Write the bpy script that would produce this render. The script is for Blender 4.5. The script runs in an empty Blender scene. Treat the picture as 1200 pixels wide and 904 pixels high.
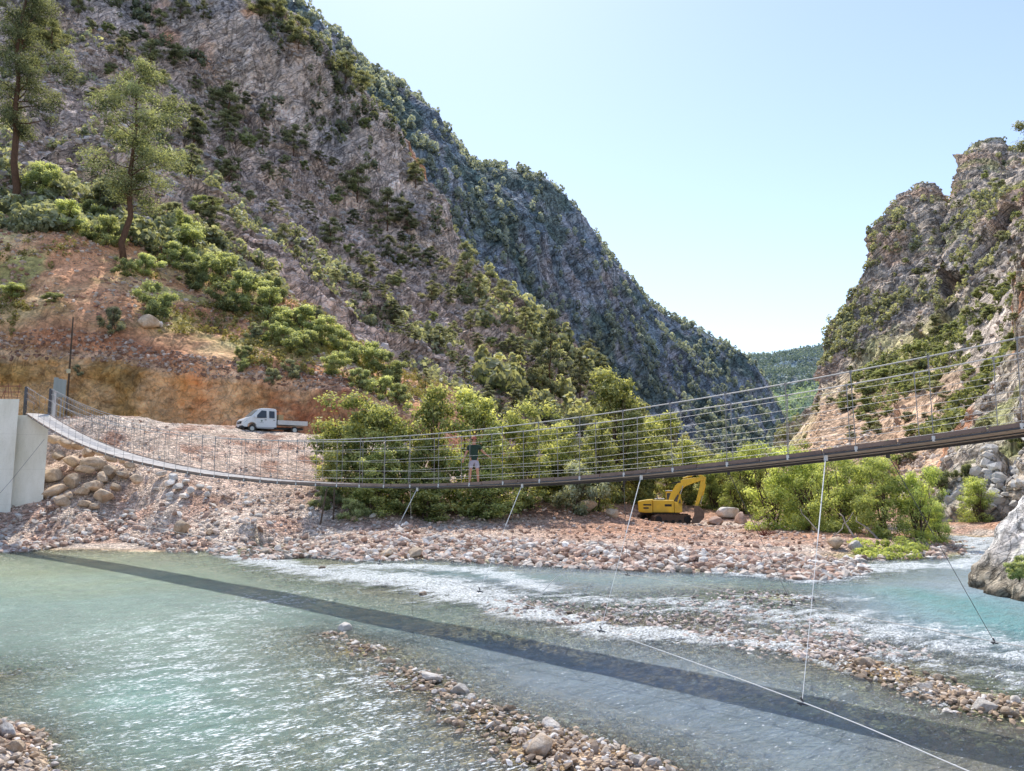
import bpy, bmesh, math, random
import numpy as np
from mathutils import Vector, Matrix

random.seed(7)
RNG = np.random.default_rng(11)
SC = bpy.context.scene
COL = SC.collection
# ------------------------------------------------------------------ camera
CZ = 4.1
PITCH = math.atan(113 / 900)
cp, sp = math.cos(PITCH), math.sin(PITCH)
cam = bpy.data.cameras.new('camera')
cam.lens = 27.0
cam.sensor_width = 36.0
cam.clip_end = 20000
camo = bpy.data.objects.new('camera', cam)
camo.location = (0, 0, CZ)
camo.rotation_euler = (math.pi / 2 + PITCH, 0, 0)
COL.objects.link(camo)
SC.camera = camo

def ray(px, py):
    u = (px - 600) / 900
    v = (452 - py) / 900
    return u, cp - sp * v, sp + cp * v

def P(px, py, Y):
    u, a, b = ray(px, py)
    t = Y / a
    return np.array([u * t, Y + 0 * t, CZ + b * t])

def G(px, py, z=0.0):
    u, a, b = ray(px, py)
    t = (z - CZ) / b
    return np.array([u * t, a * t, z])

def proj(v):
    x, y, z = v[..., 0], v[..., 1], v[..., 2] - CZ
    d = y * cp + z * sp
    h = -y * sp + z * cp
    d = np.where(d < .1, .1, d)
    return 600 + 900 * x / d, 452 - 900 * h / d, d

# ------------------------------------------------------------------ world and sun
SUN_EL, SUN_AZ = math.radians(53), math.radians(-10)      # azimuth from +Y towards +X
w = bpy.data.worlds.new('World')
SC.world = w
w.use_nodes = True
nt = w.node_tree
for n in list(nt.nodes):
    nt.nodes.remove(n)
sky = nt.nodes.new('ShaderNodeTexSky')
sky.sky_type = 'NISHITA'
sky.sun_disc = False
sky.sun_elevation = SUN_EL
sky.sun_rotation = SUN_AZ
sky.altitude = 300
sky.air_density = 1.0
sky.dust_density = 0.4
sky.ozone_density = 1.6
bg = nt.nodes.new('ShaderNodeBackground')
bg.inputs[1].default_value = 0.15
wo = nt.nodes.new('ShaderNodeOutputWorld')
hs = nt.nodes.new('ShaderNodeHueSaturation')
hs.inputs['Saturation'].default_value = .85
hs.inputs['Value'].default_value = 1.5
nt.links.new(sky.outputs[0], hs.inputs['Color'])
tint = nt.nodes.new('ShaderNodeMix'); tint.data_type = 'RGBA'; tint.blend_type = 'MULTIPLY'; tint.inputs[0].default_value = 1.0
tint.inputs[7].default_value = (1.0, 1.01, 1.06, 1)
nt.links.new(hs.outputs[0], tint.inputs[6]); nt.links.new(tint.outputs[2], bg.inputs[0])
nt.links.new(bg.outputs[0], wo.inputs[0])
sun = bpy.data.lights.new('sun', 'SUN')
sun.energy = 5.0
sun.angle = math.radians(0.53)
sun.color = (1.0, 0.96, 0.88)
suno = bpy.data.objects.new('sun', sun)
tosun = Vector((math.sin(SUN_AZ) * math.cos(SUN_EL), math.cos(SUN_AZ) * math.cos(SUN_EL), math.sin(SUN_EL)))
suno.rotation_euler = (-tosun).to_track_quat('-Z', 'Y').to_euler()
suno.location = (0, 0, 300)
COL.objects.link(suno)
SC.view_settings.view_transform = 'Standard'
SC.view_settings.look = 'None'
SC.view_settings.exposure = 0
SC.cycles.max_bounces = 6
SC.cycles.diffuse_bounces = 2
SC.cycles.glossy_bounces = 2
SC.cycles.transmission_bounces = 4
SC.cycles.transparent_max_bounces = 8
SC.cycles.sample_clamp_indirect = 4
SC.cycles.caustics_reflective = False
SC.cycles.caustics_refractive = False

# ------------------------------------------------------------------ numpy noise
def _h(ix, iy, iz, s):
    n = (ix * 374761393 + iy * 668265263 + iz * 2147483647 + s * 1274126177) & 0xFFFFFFFF
    n = ((n ^ (n >> 13)) * 1274126177) & 0xFFFFFFFF
    n = ((n ^ (n >> 16)) * 2246822519) & 0xFFFFFFFF
    return ((n ^ (n >> 15)) & 0xFFFFFF).astype(np.float32) / 8388608.0 - 1.0

def noise(p, s=0):
    i = np.floor(p).astype(np.int64)
    f = (p - i).astype(np.float32)
    u = f * f * f * (f * (f * 6 - 15) + 10)
    r = 0
    x, y, z = i[..., 0], i[..., 1], i[..., 2]
    ux, uy, uz = u[..., 0], u[..., 1], u[..., 2]
    c = {}
    for a in (0, 1):
        for b in (0, 1):
            c0 = _h(x + a, y + b, z, s)
            c1 = _h(x + a, y + b, z + 1, s)
            c[a, b] = c0 + (c1 - c0) * uz
    m0 = c[0, 0] + (c[0, 1] - c[0, 0]) * uy
    m1 = c[1, 0] + (c[1, 1] - c[1, 0]) * uy
    return m0 + (m1 - m0) * ux

ROT = np.array([[.36, .48, -.8], [-.8, .6, 0], [.48, .64, .6]])
def fbm(p, o=4, s=0, g=.5):
    r, a, t = 0, 1.0, 0
    for k in range(o):
        r = r + a * noise(p, s + k)
        t += a
        p = (p @ ROT) * 2.03 + 7.3
        a *= g
    return r / t

def ridged(p, o=4, s=0, g=.5):
    r, a, t = 0, 1.0, 0
    for k in range(o):
        r = r + a * (1 - 2 * np.abs(noise(p, s + k)))
        t += a
        p = (p @ ROT) * 2.03 + 3.1
        a *= g
    return r / t

def sstep(a, b, x):
    t = np.clip((x - a) / (b - a), 0, 1)
    return t * t * (3 - 2 * t)

def mixc(a, b, t):
    return np.asarray(a) * (1 - t[..., None]) + np.asarray(b) * t[..., None]

def worley(p, s=0):
    """F1 and F2-F1 and cell id hash"""
    i = np.floor(p).astype(np.int64)
    f = p - i
    d1 = np.full(p.shape[:-1], 9.0); d2 = d1.copy(); idv = np.zeros(p.shape[:-1])
    for a in (-1, 0, 1):
        for b in (-1, 0, 1):
            for c in (-1, 0, 1):
                X, Y, Z = i[..., 0] + a, i[..., 1] + b, i[..., 2] + c
                hx = _h(X, Y, Z, s) * .5 + .5; hy = _h(X, Y, Z, s + 1) * .5 + .5; hz = _h(X, Y, Z, s + 2) * .5 + .5
                d = np.sqrt((a + hx - f[..., 0]) ** 2 + (b + hy - f[..., 1]) ** 2 + (c + hz - f[..., 2]) ** 2)
                m = d < d1
                d2 = np.where(m, d1, np.minimum(d2, d))
                idv = np.where(m, _h(X, Y, Z, s + 3), idv)
                d1 = np.where(m, d, d1)
    return d1, d2 - d1, idv

# ------------------------------------------------------------------ mesh helpers
def mesh_np(name, V, F, col=None, smooth=False, attrs=None):
    """V (n,3), F (m,k) constant k"""
    V = np.ascontiguousarray(V, dtype=np.float32)
    F = np.ascontiguousarray(F, dtype=np.int32)
    k = F.shape[1]
    me = bpy.data.meshes.new(name)
    me.vertices.add(len(V)); me.vertices.foreach_set('co', V.ravel())
    me.loops.add(F.size); me.loops.foreach_set('vertex_index', F.ravel())
    me.polygons.add(len(F))
    me.polygons.foreach_set('loop_start', np.arange(0, F.size, k, dtype=np.int32))
    if smooth:
        me.polygons.foreach_set('use_smooth', np.ones(len(F), dtype=bool))
    else:
        me.polygons.foreach_set('use_smooth', np.zeros(len(F), dtype=bool))
    me.update(calc_edges=True)
    if col is not None:
        a = me.color_attributes.new('Col', 'FLOAT_COLOR', 'POINT')
        c = np.ones((len(V), 4), dtype=np.float32); c[:, :3] = col
        a.data.foreach_set('color', c.ravel())
    for kk, vv in (attrs or {}).items():
        a = me.attributes.new(kk, 'FLOAT', 'POINT')
        a.data.foreach_set('value', np.ascontiguousarray(vv, dtype=np.float32).ravel())
    return me

def grid_faces(nu, nv):
    """vertices index = j*nu+i"""
    i, j = np.meshgrid(np.arange(nu - 1), np.arange(nv - 1))
    a = (j * nu + i).ravel()
    return np.stack([a, a + 1, a + nu + 1, a + nu], 1)

def link(name, me, mat=None, parent=None, loc=None, kind=None):
    o = bpy.data.objects.new(name, me)
    COL.objects.link(o)
    if mat is not None and me is not None and len(me.materials) == 0:
        me.materials.append(mat)
    if parent is not None:
        o.parent = parent
    if loc is not None:
        o.location = loc
    if kind:
        o['kind'] = kind
    return o

def tag(o, label, cat, group=None, kind=None):
    o['label'] = label; o['category'] = cat
    if group: o['group'] = group
    if kind: o['kind'] = kind
    return o

def thing(name, label, cat, loc=(0, 0, 0), rz=0, group=None):
    o = bpy.data.objects.new(name, None)
    o.empty_display_size = .3
    COL.objects.link(o)
    o.location = loc; o.rotation_euler = (0, 0, rz)
    return tag(o, label, cat, group)

def dup(root, loc, rot=None, scale=None, label=None, group=None):
    r = root.copy(); COL.objects.link(r); r.location = loc
    if rot is not None: r.rotation_euler = rot
    if scale is not None: r.scale = scale
    if label: r['label'] = label
    if group: r['group'] = group
    for ch in list(root.children):
        c = ch.copy(); COL.objects.link(c); c.parent = r
        for g in ch.children:
            d = g.copy(); COL.objects.link(d); d.parent = c
    return r

class MB:
    """collects simple solids into one mesh"""
    def __init__(s):
        s.bm = bmesh.new()
    def box(s, x0, x1, y0, y1, z0, z1, M=None):
        vs = [s.bm.verts.new(c) for c in ((x0,y0,z0),(x1,y0,z0),(x1,y1,z0),(x0,y1,z0),(x0,y0,z1),(x1,y0,z1),(x1,y1,z1),(x0,y1,z1))]
        for f in ((0,3,2,1),(4,5,6,7),(0,1,5,4),(1,2,6,5),(2,3,7,6),(3,0,4,7)):
            s.bm.faces.new([vs[i] for i in f])
        if M is not None:
            for v in vs: v.co = M @ v.co
        return s
    def prism(s, pts, y0, y1, ins=None):
        """polygon in xz extruded along y; ins = inset (dx scale) not used"""
        a = [s.bm.verts.new((x, y0, z)) for x, z in pts]
        b = [s.bm.verts.new((x, y1, z)) for x, z in pts]
        n = len(pts)
        s.bm.faces.new(a); s.bm.faces.new(b[::-1])
        for i in range(n):
            s.bm.faces.new((a[i], b[i], b[(i + 1) % n], a[(i + 1) % n]))
        return s
    def loft(s, secs, cap=True, closed=True):
        """list of equal-length closed sections"""
        rows = [[s.bm.verts.new(p) for p in sec] for sec in secs]
        n = len(rows[0])
        for r0, r1 in zip(rows, rows[1:]):
            for i in range(n if closed else n - 1):
                s.bm.faces.new((r0[i], r0[(i + 1) % n], r1[(i + 1) % n], r1[i]))
        if cap:
            s.bm.faces.new(rows[0][::-1]); s.bm.faces.new(rows[-1])
        return s
    def tube(s, pts, r, n=8, cap=True):
        pts = [Vector(p) for p in pts]
        rs = r if isinstance(r, (list, tuple)) else [r] * len(pts)
        secs = []
        up = None
        for k, p in enumerate(pts):
            d = (pts[min(k + 1, len(pts) - 1)] - pts[max(k - 1, 0)]).normalized()
            if up is None:
                up = Vector((0, 0, 1)) if abs(d.z) < .9 else Vector((1, 0, 0))
            a = d.cross(up).normalized(); b = a.cross(d).normalized(); up = b
            secs.append([p + (a * math.cos(t) + b * math.sin(t)) * rs[k] for t in [2 * math.pi * i / n for i in range(n)]])
        return s.loft(secs, cap)
    def cyl(s, p0, p1, r, n=16):
        return s.tube([p0, p1], r, n)
    def build(s, name, mat, parent=None, bevel=0, smooth=False, seg=2):
        bmesh.ops.recalc_face_normals(s.bm, faces=s.bm.faces)
        me = bpy.data.meshes.new(name)
        s.bm.to_mesh(me); s.bm.free()
        if smooth:
            for p in me.polygons: p.use_smooth = True
        o = link(name, me, mat, parent)
        if bevel:
            m = o.modifiers.new('bevel', 'BEVEL'); m.width = bevel; m.segments = seg; m.limit_method = 'ANGLE'
            m.harden_normals = False
        return o

# ------------------------------------------------------------------ materials
class NT:
    def __init__(s, name):
        s.m = bpy.data.materials.new(name); s.m.use_nodes = True
        s.t = s.m.node_tree
        for n in list(s.t.nodes): s.t.nodes.remove(n)
        s.out = s.n('ShaderNodeOutputMaterial')
    def n(s, typ, **k):
        nd = s.t.nodes.new(typ)
        for a, b in k.items():
            setattr(nd, a, b)
        return nd
    def set(s, sock, v):
        if isinstance(v, bpy.types.NodeSocket): s.t.links.new(v, sock)
        elif isinstance(v, (tuple, list)) and len(v) == 3 and sock.type == 'RGBA': sock.default_value = (*v, 1)
        else: sock.default_value = v
    def coord(s, obj=False):
        return s.n('ShaderNodeTexCoord').outputs['Object'] if obj else s.n('ShaderNodeNewGeometry').outputs['Position']
    def noise(s, vec, scale, detail=4, rough=.6, dist=0):
        n = s.n('ShaderNodeTexNoise'); s.set(n.inputs['Vector'], vec)
        n.inputs['Scale'].default_value = scale; n.inputs['Detail'].default_value = detail
        n.inputs['Roughness'].default_value = rough; n.inputs['Distortion'].default_value = dist
        return n.outputs['Fac']
    def voro(s, vec, scale, feature='F1', out='Distance'):
        n = s.n('ShaderNodeTexVoronoi', feature=feature); s.set(n.inputs['Vector'], vec)
        n.inputs['Scale'].default_value = scale
        return n.outputs[out]
    def map(s, x, a, b, c=0., d=1.):
        n = s.n('ShaderNodeMapRange'); s.set(n.inputs[0], x)
        for i, v in enumerate((a, b, c, d)): n.inputs[i + 1].default_value = v
        return n.outputs[0]
    def math(s, op, a, b=0.):
        n = s.n('ShaderNodeMath', operation=op); s.set(n.inputs[0], a); s.set(n.inputs[1], b)
        return n.outputs[0]
    def mix(s, f, a, b, mode='MIX'):
        n = s.n('ShaderNodeMix', data_type='RGBA', blend_type=mode)
        s.set(n.inputs[0], f); s.set(n.inputs[6], a); s.set(n.inputs[7], b)
        return n.outputs[2]
    def attr(s, name):
        return s.n('ShaderNodeAttribute', attribute_name=name)
    def scale(s, vec, v):
        n = s.n('ShaderNodeVectorMath', operation='MULTIPLY'); s.set(n.inputs[0], vec); n.inputs[1].default_value = v
        return n.outputs[0]
    def bump(s, h, strength=.5, dist=.1, normal=None):
        n = s.n('ShaderNodeBump'); s.set(n.inputs['Height'], h)
        n.inputs['Strength'].default_value = strength; n.inputs['Distance'].default_value = dist
        if normal is not None: s.set(n.inputs['Normal'], normal)
        return n.outputs[0]
    def pbr(s, color, rough=.8, metal=0., normal=None, spec=.3, **k):
        n = s.n('ShaderNodeBsdfPrincipled')
        s.set(n.inputs['Base Color'], color); s.set(n.inputs['Roughness'], rough); s.set(n.inputs['Metallic'], metal)
        n.inputs['Specular IOR Level'].default_value = spec
        if normal is not None: s.set(n.inputs['Normal'], normal)
        for a, b in k.items(): s.set(n.inputs[a.replace('_', ' ')], b)
        return n.outputs[0]
    def done(s, sh):
        s.t.links.new(sh, s.out.inputs[0]); return s.m

def m_paint(name, c, rough=.5, metal=0., grime=.25, scale=3., c2=None, bump=0., spec=.4):
    t = NT(name); v = t.coord(True)
    f = t.map(t.noise(v, scale, 6, .65), .35, .7)
    dark = c2 or tuple(x * .55 for x in c)
    f2 = t.math('MULTIPLY', f, grime)
    col = t.mix(f2, c, dark)
    nrm = t.bump(t.noise(v, scale * 12, 4), .4, bump) if bump else None
    return t.done(t.pbr(col, rough, metal, nrm, spec))

def m_rock(name, fine=1.0, rough=.9, bumpd=.3, var=.35, big=.15, dip=.7, masked=False):
    """colour from the Col attribute, broken by noise, by dipping joints and by upright cracks"""
    t = NT(name); v = t.coord()
    c = t.attr('Col').outputs['Color']
    mp = t.n('ShaderNodeMapping'); t.set(mp.inputs['Vector'], v); mp.inputs['Rotation'].default_value = (0, dip, 0)
    vd = t.scale(mp.outputs[0], (.30, .5, 1.5))
    vu = t.scale(v, (1.3, 1.0, .30))
    n1 = t.noise(v, .9 * fine, 8, .72)
    n2 = t.noise(v, big * fine, 5, .6, .6)
    def crack(vec, sc, w):
        n = t.noise(vec, sc * fine, 5, .62, 1.4)
        return t.map(t.math('ABSOLUTE', t.math('SUBTRACT', n, .5)), 0, w, 0, 1)
    c1 = crack(vd, .22, .030); c2 = crack(vu, .20, .028); c3 = crack(vd, .85, .05); c4 = crack(v, .5, .03)
    k = t.map(n1, .3, .7, 1 - var, 1 + var)
    k = t.math('MULTIPLY', k, t.map(n2, .3, .7, 1 - var * .8, 1 + var * .8))
    rk = t.attr('rk').outputs['Fac'] if masked else None
    for q, lo in ((c1, .48), (c2, .52), (c3, .66), (c4, .66)):
        if masked and q is not c4:
            q = t.math('MAXIMUM', q, t.math('SUBTRACT', 1.0, rk))
        k = t.math('MULTIPLY', k, t.map(q, 0, 1, lo, 1.05))
    if masked:
        g1 = t.noise(v, 2.2, 8, .75); g2 = t.map(t.voro(v, 1.1, 'DISTANCE_TO_EDGE'), 0, .12, .78, 1.0)
        gr = t.math('MULTIPLY', t.map(g1, .3, .7, .62, 1.35), g2)
        k = t.math('MULTIPLY', k, t.math('ADD', t.math('MULTIPLY', gr, t.math('SUBTRACT', 1.0, rk)), rk))
    cm = t.n('ShaderNodeCombineXYZ')
    for i in range(3): t.set(cm.inputs[i], k)
    col = t.mix(1.0, c, cm.outputs[0], 'MULTIPLY')
    hc = t.math('ADD', t.math('MULTIPLY', t.math('ADD', c1, c2), .40), t.math('MULTIPLY', t.math('ADD', c3, c4), .18))
    if masked: hc = t.math('MULTIPLY', hc, rk)
    h = t.math('ADD', n1, hc)
    return t.done(t.pbr(col, rough, 0, t.bump(h, 1., bumpd), .12))

def m_stone(name, c, c2, scale=2.0, rough=.85, wet=0.):
    t = NT(name); v = t.coord(True)
    rnd = t.n('ShaderNodeObjectInfo').outputs['Random']
    n1 = t.noise(v, scale, 8, .7, .4)
    n2 = t.noise(v, scale * 5, 6, .7)
    col = t.mix(t.map(n1, .38, .62), c, c2)
    k = t.map(n2, .3, .7, .75, 1.2)
    k = t.math('MULTIPLY', k, t.map(rnd, 0, 1, .75, 1.2))
    cm = t.n('ShaderNodeCombineXYZ')
    for i in range(3): t.set(cm.inputs[i], k)
    col = t.mix(1.0, col, cm.outputs[0], 'MULTIPLY')
    if wet:
        z = t.n('ShaderNodeSeparateXYZ'); t.set(z.inputs[0], t.coord())
        col = t.mix(t.map(z.outputs[2], .0, wet, .75, 0.), col, (.09, .055, .03))
    h = t.math('ADD', n1, t.math('MULTIPLY', n2, .3))
    return t.done(t.pbr(col, rough, 0, t.bump(h, .8, .08), .25))

def m_leaf(name, dark, light, trans=.45, hue=(.35, .45, .08)):
    t = NT(name)
    rnd = t.n('ShaderNodeObjectInfo').outputs['Random']
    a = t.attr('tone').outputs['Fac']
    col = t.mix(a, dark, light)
    k = t.map(rnd, 0, 1, .75, 1.2)
    cm = t.n('ShaderNodeCombineXYZ')
    for i in range(3): t.set(cm.inputs[i], k)
    col = t.mix(1.0, col, cm.outputs[0], 'MULTIPLY')
    d = t.pbr(col, .55, 0, None, .25)
    tr = t.n('ShaderNodeBsdfTranslucent')
    colt = t.mix(1.0, col, hue, 'MULTIPLY')
    ct = t.mix(.5, col, hue)
    t.set(tr.inputs[0], t.mix(1.0, col, (1.9, 1.7, .9), 'MULTIPLY'))
    m = t.n('ShaderNodeMixShader'); m.inputs[0].default_value = trans
    t.t.links.new(d, m.inputs[1]); t.t.links.new(tr.outputs[0], m.inputs[2])
    return t.done(m.outputs[0])

def m_bark(name, c, c2):
    t = NT(name); v = t.scale(t.coord(True), (1, 1, .25))
    n = t.noise(v, 9, 8, .75, .5)
    return t.done(t.pbr(t.mix(t.map(n, .35, .65), c, c2), .9, 0, t.bump(n, 1., .06), .1))

# ------------------------------------------------------------------ interpolation
def pchip(x, xs, ys):
    """monotone cubic along axis 0; ys (n, ...); x (m,)"""
    xs = np.asarray(xs, float); ys = np.asarray(ys, float)
    h = np.diff(xs); d = np.diff(ys, axis=0) / h.reshape(-1, *([1] * (ys.ndim - 1)))
    m = np.zeros_like(ys)
    m[0] = d[0]; m[-1] = d[-1]
    for i in range(1, len(xs) - 1):
        a, b = d[i - 1], d[i]
        w1, w2 = 2 * h[i] + h[i - 1], h[i] + 2 * h[i - 1]
        ok = a * b > 0
        with np.errstate(divide='ignore', invalid='ignore'):
            mm = (w1 + w2) / (w1 / a + w2 / b)
        m[i] = np.where(ok, mm, 0)
    k = np.clip(np.searchsorted(xs, x) - 1, 0, len(xs) - 2)
    sh = (-1, *([1] * (ys.ndim - 1)))
    t = ((x - xs[k]) / h[k]).reshape(sh); hh = h[k].reshape(sh)
    h00 = 2*t**3 - 3*t**2 + 1; h10 = t**3 - 2*t**2 + t; h01 = -2*t**3 + 3*t**2; h11 = t**3 - t**2
    return h00 * ys[k] + h10 * hh * m[k] + h01 * ys[k + 1] + h11 * hh * m[k + 1]

def patch(pxs, rows, NU, NV, vlin=False):
    """rows: list of (v, [py], [Y]) -> positions (NV,NU,3), v (NV), px (NU)"""
    px = np.linspace(pxs[0], pxs[-1], NU)
    vs = np.array([r[0] for r in rows], float)
    py = np.stack([pchip(px, pxs, r[1]) for r in rows])
    Y = np.stack([np.log(pchip(px, pxs, r[2] if isinstance(r[2], (list, tuple)) else [r[2]] * len(pxs))) for r in rows])
    v = np.linspace(vs[0], vs[-1], NV)
    if vlin:
        k = np.clip(np.searchsorted(vs, v) - 1, 0, len(vs) - 2)
        t = ((v - vs[k]) / (vs[k + 1] - vs[k]))[:, None]
        pyg = py[k] * (1 - t) + py[k + 1] * t; Yg = Y[k] * (1 - t) + Y[k + 1] * t
    else:
        pyg = pchip(v, vs, py); Yg = pchip(v, vs, Y)
    PX = np.broadcast_to(px[None, :], pyg.shape)
    pts = P(PX, pyg, np.exp(Yg))
    return np.moveaxis(pts, 0, -1), v, px

def normals(p):
    du = np.gradient(p, axis=1); dv = np.gradient(p, axis=0)
    n = np.cross(du, dv)
    n /= np.linalg.norm(n, axis=-1, keepdims=True) + 1e-9
    flip = (n[..., 1] > 0) & (n[..., 2] < 0)
    return n

TERR = []          # (verts (n,3)) registered for placing plants
def register(V):
    a, b, d = proj(V.reshape(-1, 3))
    TERR.append((a, b, d, V.reshape(-1, 3)))

_cache = {}
def place(px, py, tol=3.5, dmin=20):
    """front-most registered terrain point seen at this pixel"""
    best = None
    for a, b, d, V in TERR:
        m = (np.abs(a - px) < tol) & (np.abs(b - py) < tol) & (d > dmin)
        if m.any():
            k = np.where(m)[0]; j = k[np.argmin(d[k])]
            if best is None or d[j] < best[0]: best = (d[j], V[j])
    return None if best is None else best[1]
def soft(c, m):
    k = c.max(-1, keepdims=True)
    return c / np.maximum(k, 1e-6) * np.where(k > m * .6, m * .6 + (m * .4) * np.tanh((k - m * .6) / (m * .4)), k)
# ================================================================== GROUND along the river
CP = []
def g(px, py, z):            # a point on the ground seen at this pixel, at height z
    q = G(px, py, z); CP.append((q[0], q[1], z))
def gw(px, py, z):           # bed under the water surface point seen at this pixel
    q = G(px, py, 0.); CP.append((q[0], q[1], z))
def gy(px, py, Y):
    q = P(px, py, Y); CP.append((q[0], q[1], q[2]))
def wpt(x, y, z): CP.append((x, y, z))
# shore lines
for a in ((0,645),(60,637),(137,634),(187,637),(250,645),(283,650),(320,642),(358,647),(417,651),(500,654.5),(535,656),(602,660),(669,664),(737,667),
          (825,669),(900,671),(952,677),(994,671),(975,657),(1012,651),(1072,654),(1125,649),(1129,637),(1117,627),(0,792),(54,867),(58,904)):
    gw(*a, 0.0)
gw(300, 640, -.1); gw(310, 655, -.02); gw(330, 668, -.03)
# dry ground in front of the far bank
for a in ((0,600,55),(50,592,55.5),(100,600,54),(150,600,54),(200,600,54),(250,605,53),(300,600,54),(400,600,55.5),(100,618,52),(200,620,51.5),(300,622,50.5),
          (200,560,58),(300,560,60),(400,572,62),(130,550,59),(60,545,62),(450,590,59),(500,610,57),(560,600,62),(650,590,66),(700,600,66),(600,570,76),
          (780,615,70),(700,580,85),(900,600,85),(800,590,95),
          (100,493,65),(150,498,66),(220,504,68),(270,508,69.5),(350,514,71),(300,511,70.5),(410,520,71.5),(470,545,70),(20,495,64),
          (250,530,64),(350,540,66),(150,525,63),(440,560,67)):
    gy(*a)
for a in ((400,630,.8),(500,640,.5),(600,645,.45),(700,650,.45),(800,655,.35),(900,658,.3),(950,662,.15),(600,630,.7),(700,625,.55),(850,630,.35),(950,640,.45),
          (1000,640,.5),(1060,638,.5),(1100,632,.4),(1000,622,.7),(1150,612,.8),(1180,612,1.)):
    g(*a)
for a in ((-60,52,6),(-52,58,9.4),(-60,75,9.4),(-72,42,3.5),(-75,60,10),(-38,80,9.3),(-48,72,9.3),(-28,82,9.2),(-18,84,8.8),(-10,86,8),(-75,95,10),(-30,98,9.3),(0,98,4.5),(25,98,1.6),(60,98,1.5)):
    wpt(*a)
# near bank
for a in ((-9,10,.55),(-12,8,.9),(0,3,1.7),(-6,4,1.5),(7,3,2),(-15,3,2),(16,3,2.6),(20,8,2.6),(0,7.5,-.25),(6,8,-.2),(12,8,.1),(-30,3,2.5),(-30,12,1.5),(-70,3,5),
          (40,3,6),(60,15,9),(34,14,3),(-24,14,.3),(-45,20,1.5),(-60,30,3)):
    wpt(*a)
g(10, 850, .25); g(0, 880, .35); g(30, 890, .2)
# river bed
for a in ((50,680,-.8),(150,680,-.9),(250,680,-.7),(300,690,-.5),(100,740,-.8),(200,760,-.8),(300,740,-.5),(150,820,-.9),(300,820,-.5),(100,870,-.35),(200,880,-.6),
          (350,870,-.35),(450,880,-.3),(400,820,-.28),(350,780,-.35),(450,735,-.5),(380,715,-.6),(-100,700,-.7),(-200,720,-.5),(-50,800,-.15),
          (390,742,-.07),(430,762,-.04),(500,797,-.04),(560,835,-.03),(640,870,-.0),(700,893,.01),(770,908,.0),(450,800,-.10),(520,850,-.09),(600,895,-.05),(430,790,-.14),(480,840,-.16),(560,890,-.12),
          (550,760,-.4),(650,800,-.5),(800,840,-.5),(950,880,-.45),(1100,890,-.35),(1050,840,-.3),(500,728,-.4),(700,775,-.4),(850,790,-.4),(900,860,-.5),(1250,900,-.4),(1000,940,-.5),
          (360,676,-.05),(440,690,-.05),(520,703,-.05),(600,722,-.06),(700,745,-.08),(836,752,-.06),(919,762,-.04),(975,776,-.03),(1035,788,-.03),(1080,809,-.01),(1110,821,.0),(1200,838,.0),(1300,860,.02),
          (700,702,-.10),(800,712,-.07),(900,712,-.06),(1000,730,-.09),(1100,760,-.13),(850,692,-.07),(950,702,-.03),(900,735,-.1),(1180,790,-.17),(600,700,-.12),
          (450,667,-.3),(550,675,-.5),(650,682,-.4),(750,680,-.45),(850,679,-.3),(1000,682,-.25),(1050,690,-.8),(1100,705,-1.3),(1180,728,-1.5),(1130,675,-.6),(1120,660,-.4),(1145,640,-.4),(1140,630,-.3)):
    gw(*a)
wpt(44, 60, -.4); wpt(55, 64, -.4); wpt(34, 30, -1.2); wpt(45, 42, 1.5)
CPA = np.array(CP)
_D = np.linalg.norm(CPA[:, None, :2] - CPA[None, :, :2], axis=-1)
_n = len(CPA)
_A = np.zeros((_n + 1, _n + 1)); _A[:_n, :_n] = _D - np.eye(_n) * .0; _A[:_n, _n] = 1; _A[_n, :_n] = 1
_A[:_n, :_n] -= np.eye(_n) * -.02
_W = np.linalg.solve(_A, np.append(CPA[:, 2], 0))
_bar = [[G(a, b)[:2] for a, b in L] for L in (((335,738),(385,742),(430,765),(500,797),(560,832),(640,868),(700,890),(790,915)), ((1010,784),(1080,808),(1120,822),(1200,836),(1300,860)))]
def _bars(q):
    o = np.zeros(len(q))
    for L, amp, wd in zip(_bar, (.055, .05), (1.1, .8)):
        m = np.full(len(q), 9e9)
        for p0, p1 in zip(L[:-1], L[1:]):
            d = p1 - p0; tt = np.clip(((q - p0) @ d) / (d @ d), 0, 1)
            m = np.minimum(m, np.linalg.norm(q - p0 - tt[:, None] * d, axis=1))
        o += amp * np.exp(-(m / wd) ** 2)
    return o
def ground_z(x, y):
    x = np.asarray(x, float); y = np.asarray(y, float); sh = x.shape
    q = np.stack([x.ravel(), y.ravel()], 1); r = np.empty(len(q))
    for s in range(0, len(q), 40000):
        d = np.linalg.norm(q[s:s + 40000, None, :] - CPA[None, :, :2], axis=-1)
        r[s:s + 40000] = d @ _W[:_n] + _W[_n]
    return (r + _bars(q)).reshape(sh)

# irregular grid: finer near the camera
ys = [2.]
while ys[-1] < 100: ys.append(ys[-1] + max(.07, ys[-1] * .0042))
ys = np.array(ys); xs = np.linspace(-78, 66, 620)
X, Yg = np.meshgrid(xs, ys)
Zg = ground_z(X, Yg)
p3 = np.stack([X, Yg, Zg * 0], -1)
dry = sstep(-.05, .6, Zg); slope = sstep(1.2, 4., Zg)
Zg = Zg + fbm(p3 / 3.5, 4, 3) * (.10 + .35 * slope) * (.25 + .75 * dry) + ridged(p3 / 1.1, 3, 9) * (.02 + .10 * dry)
GV = np.stack([X, Yg, Zg], -1)
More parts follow.
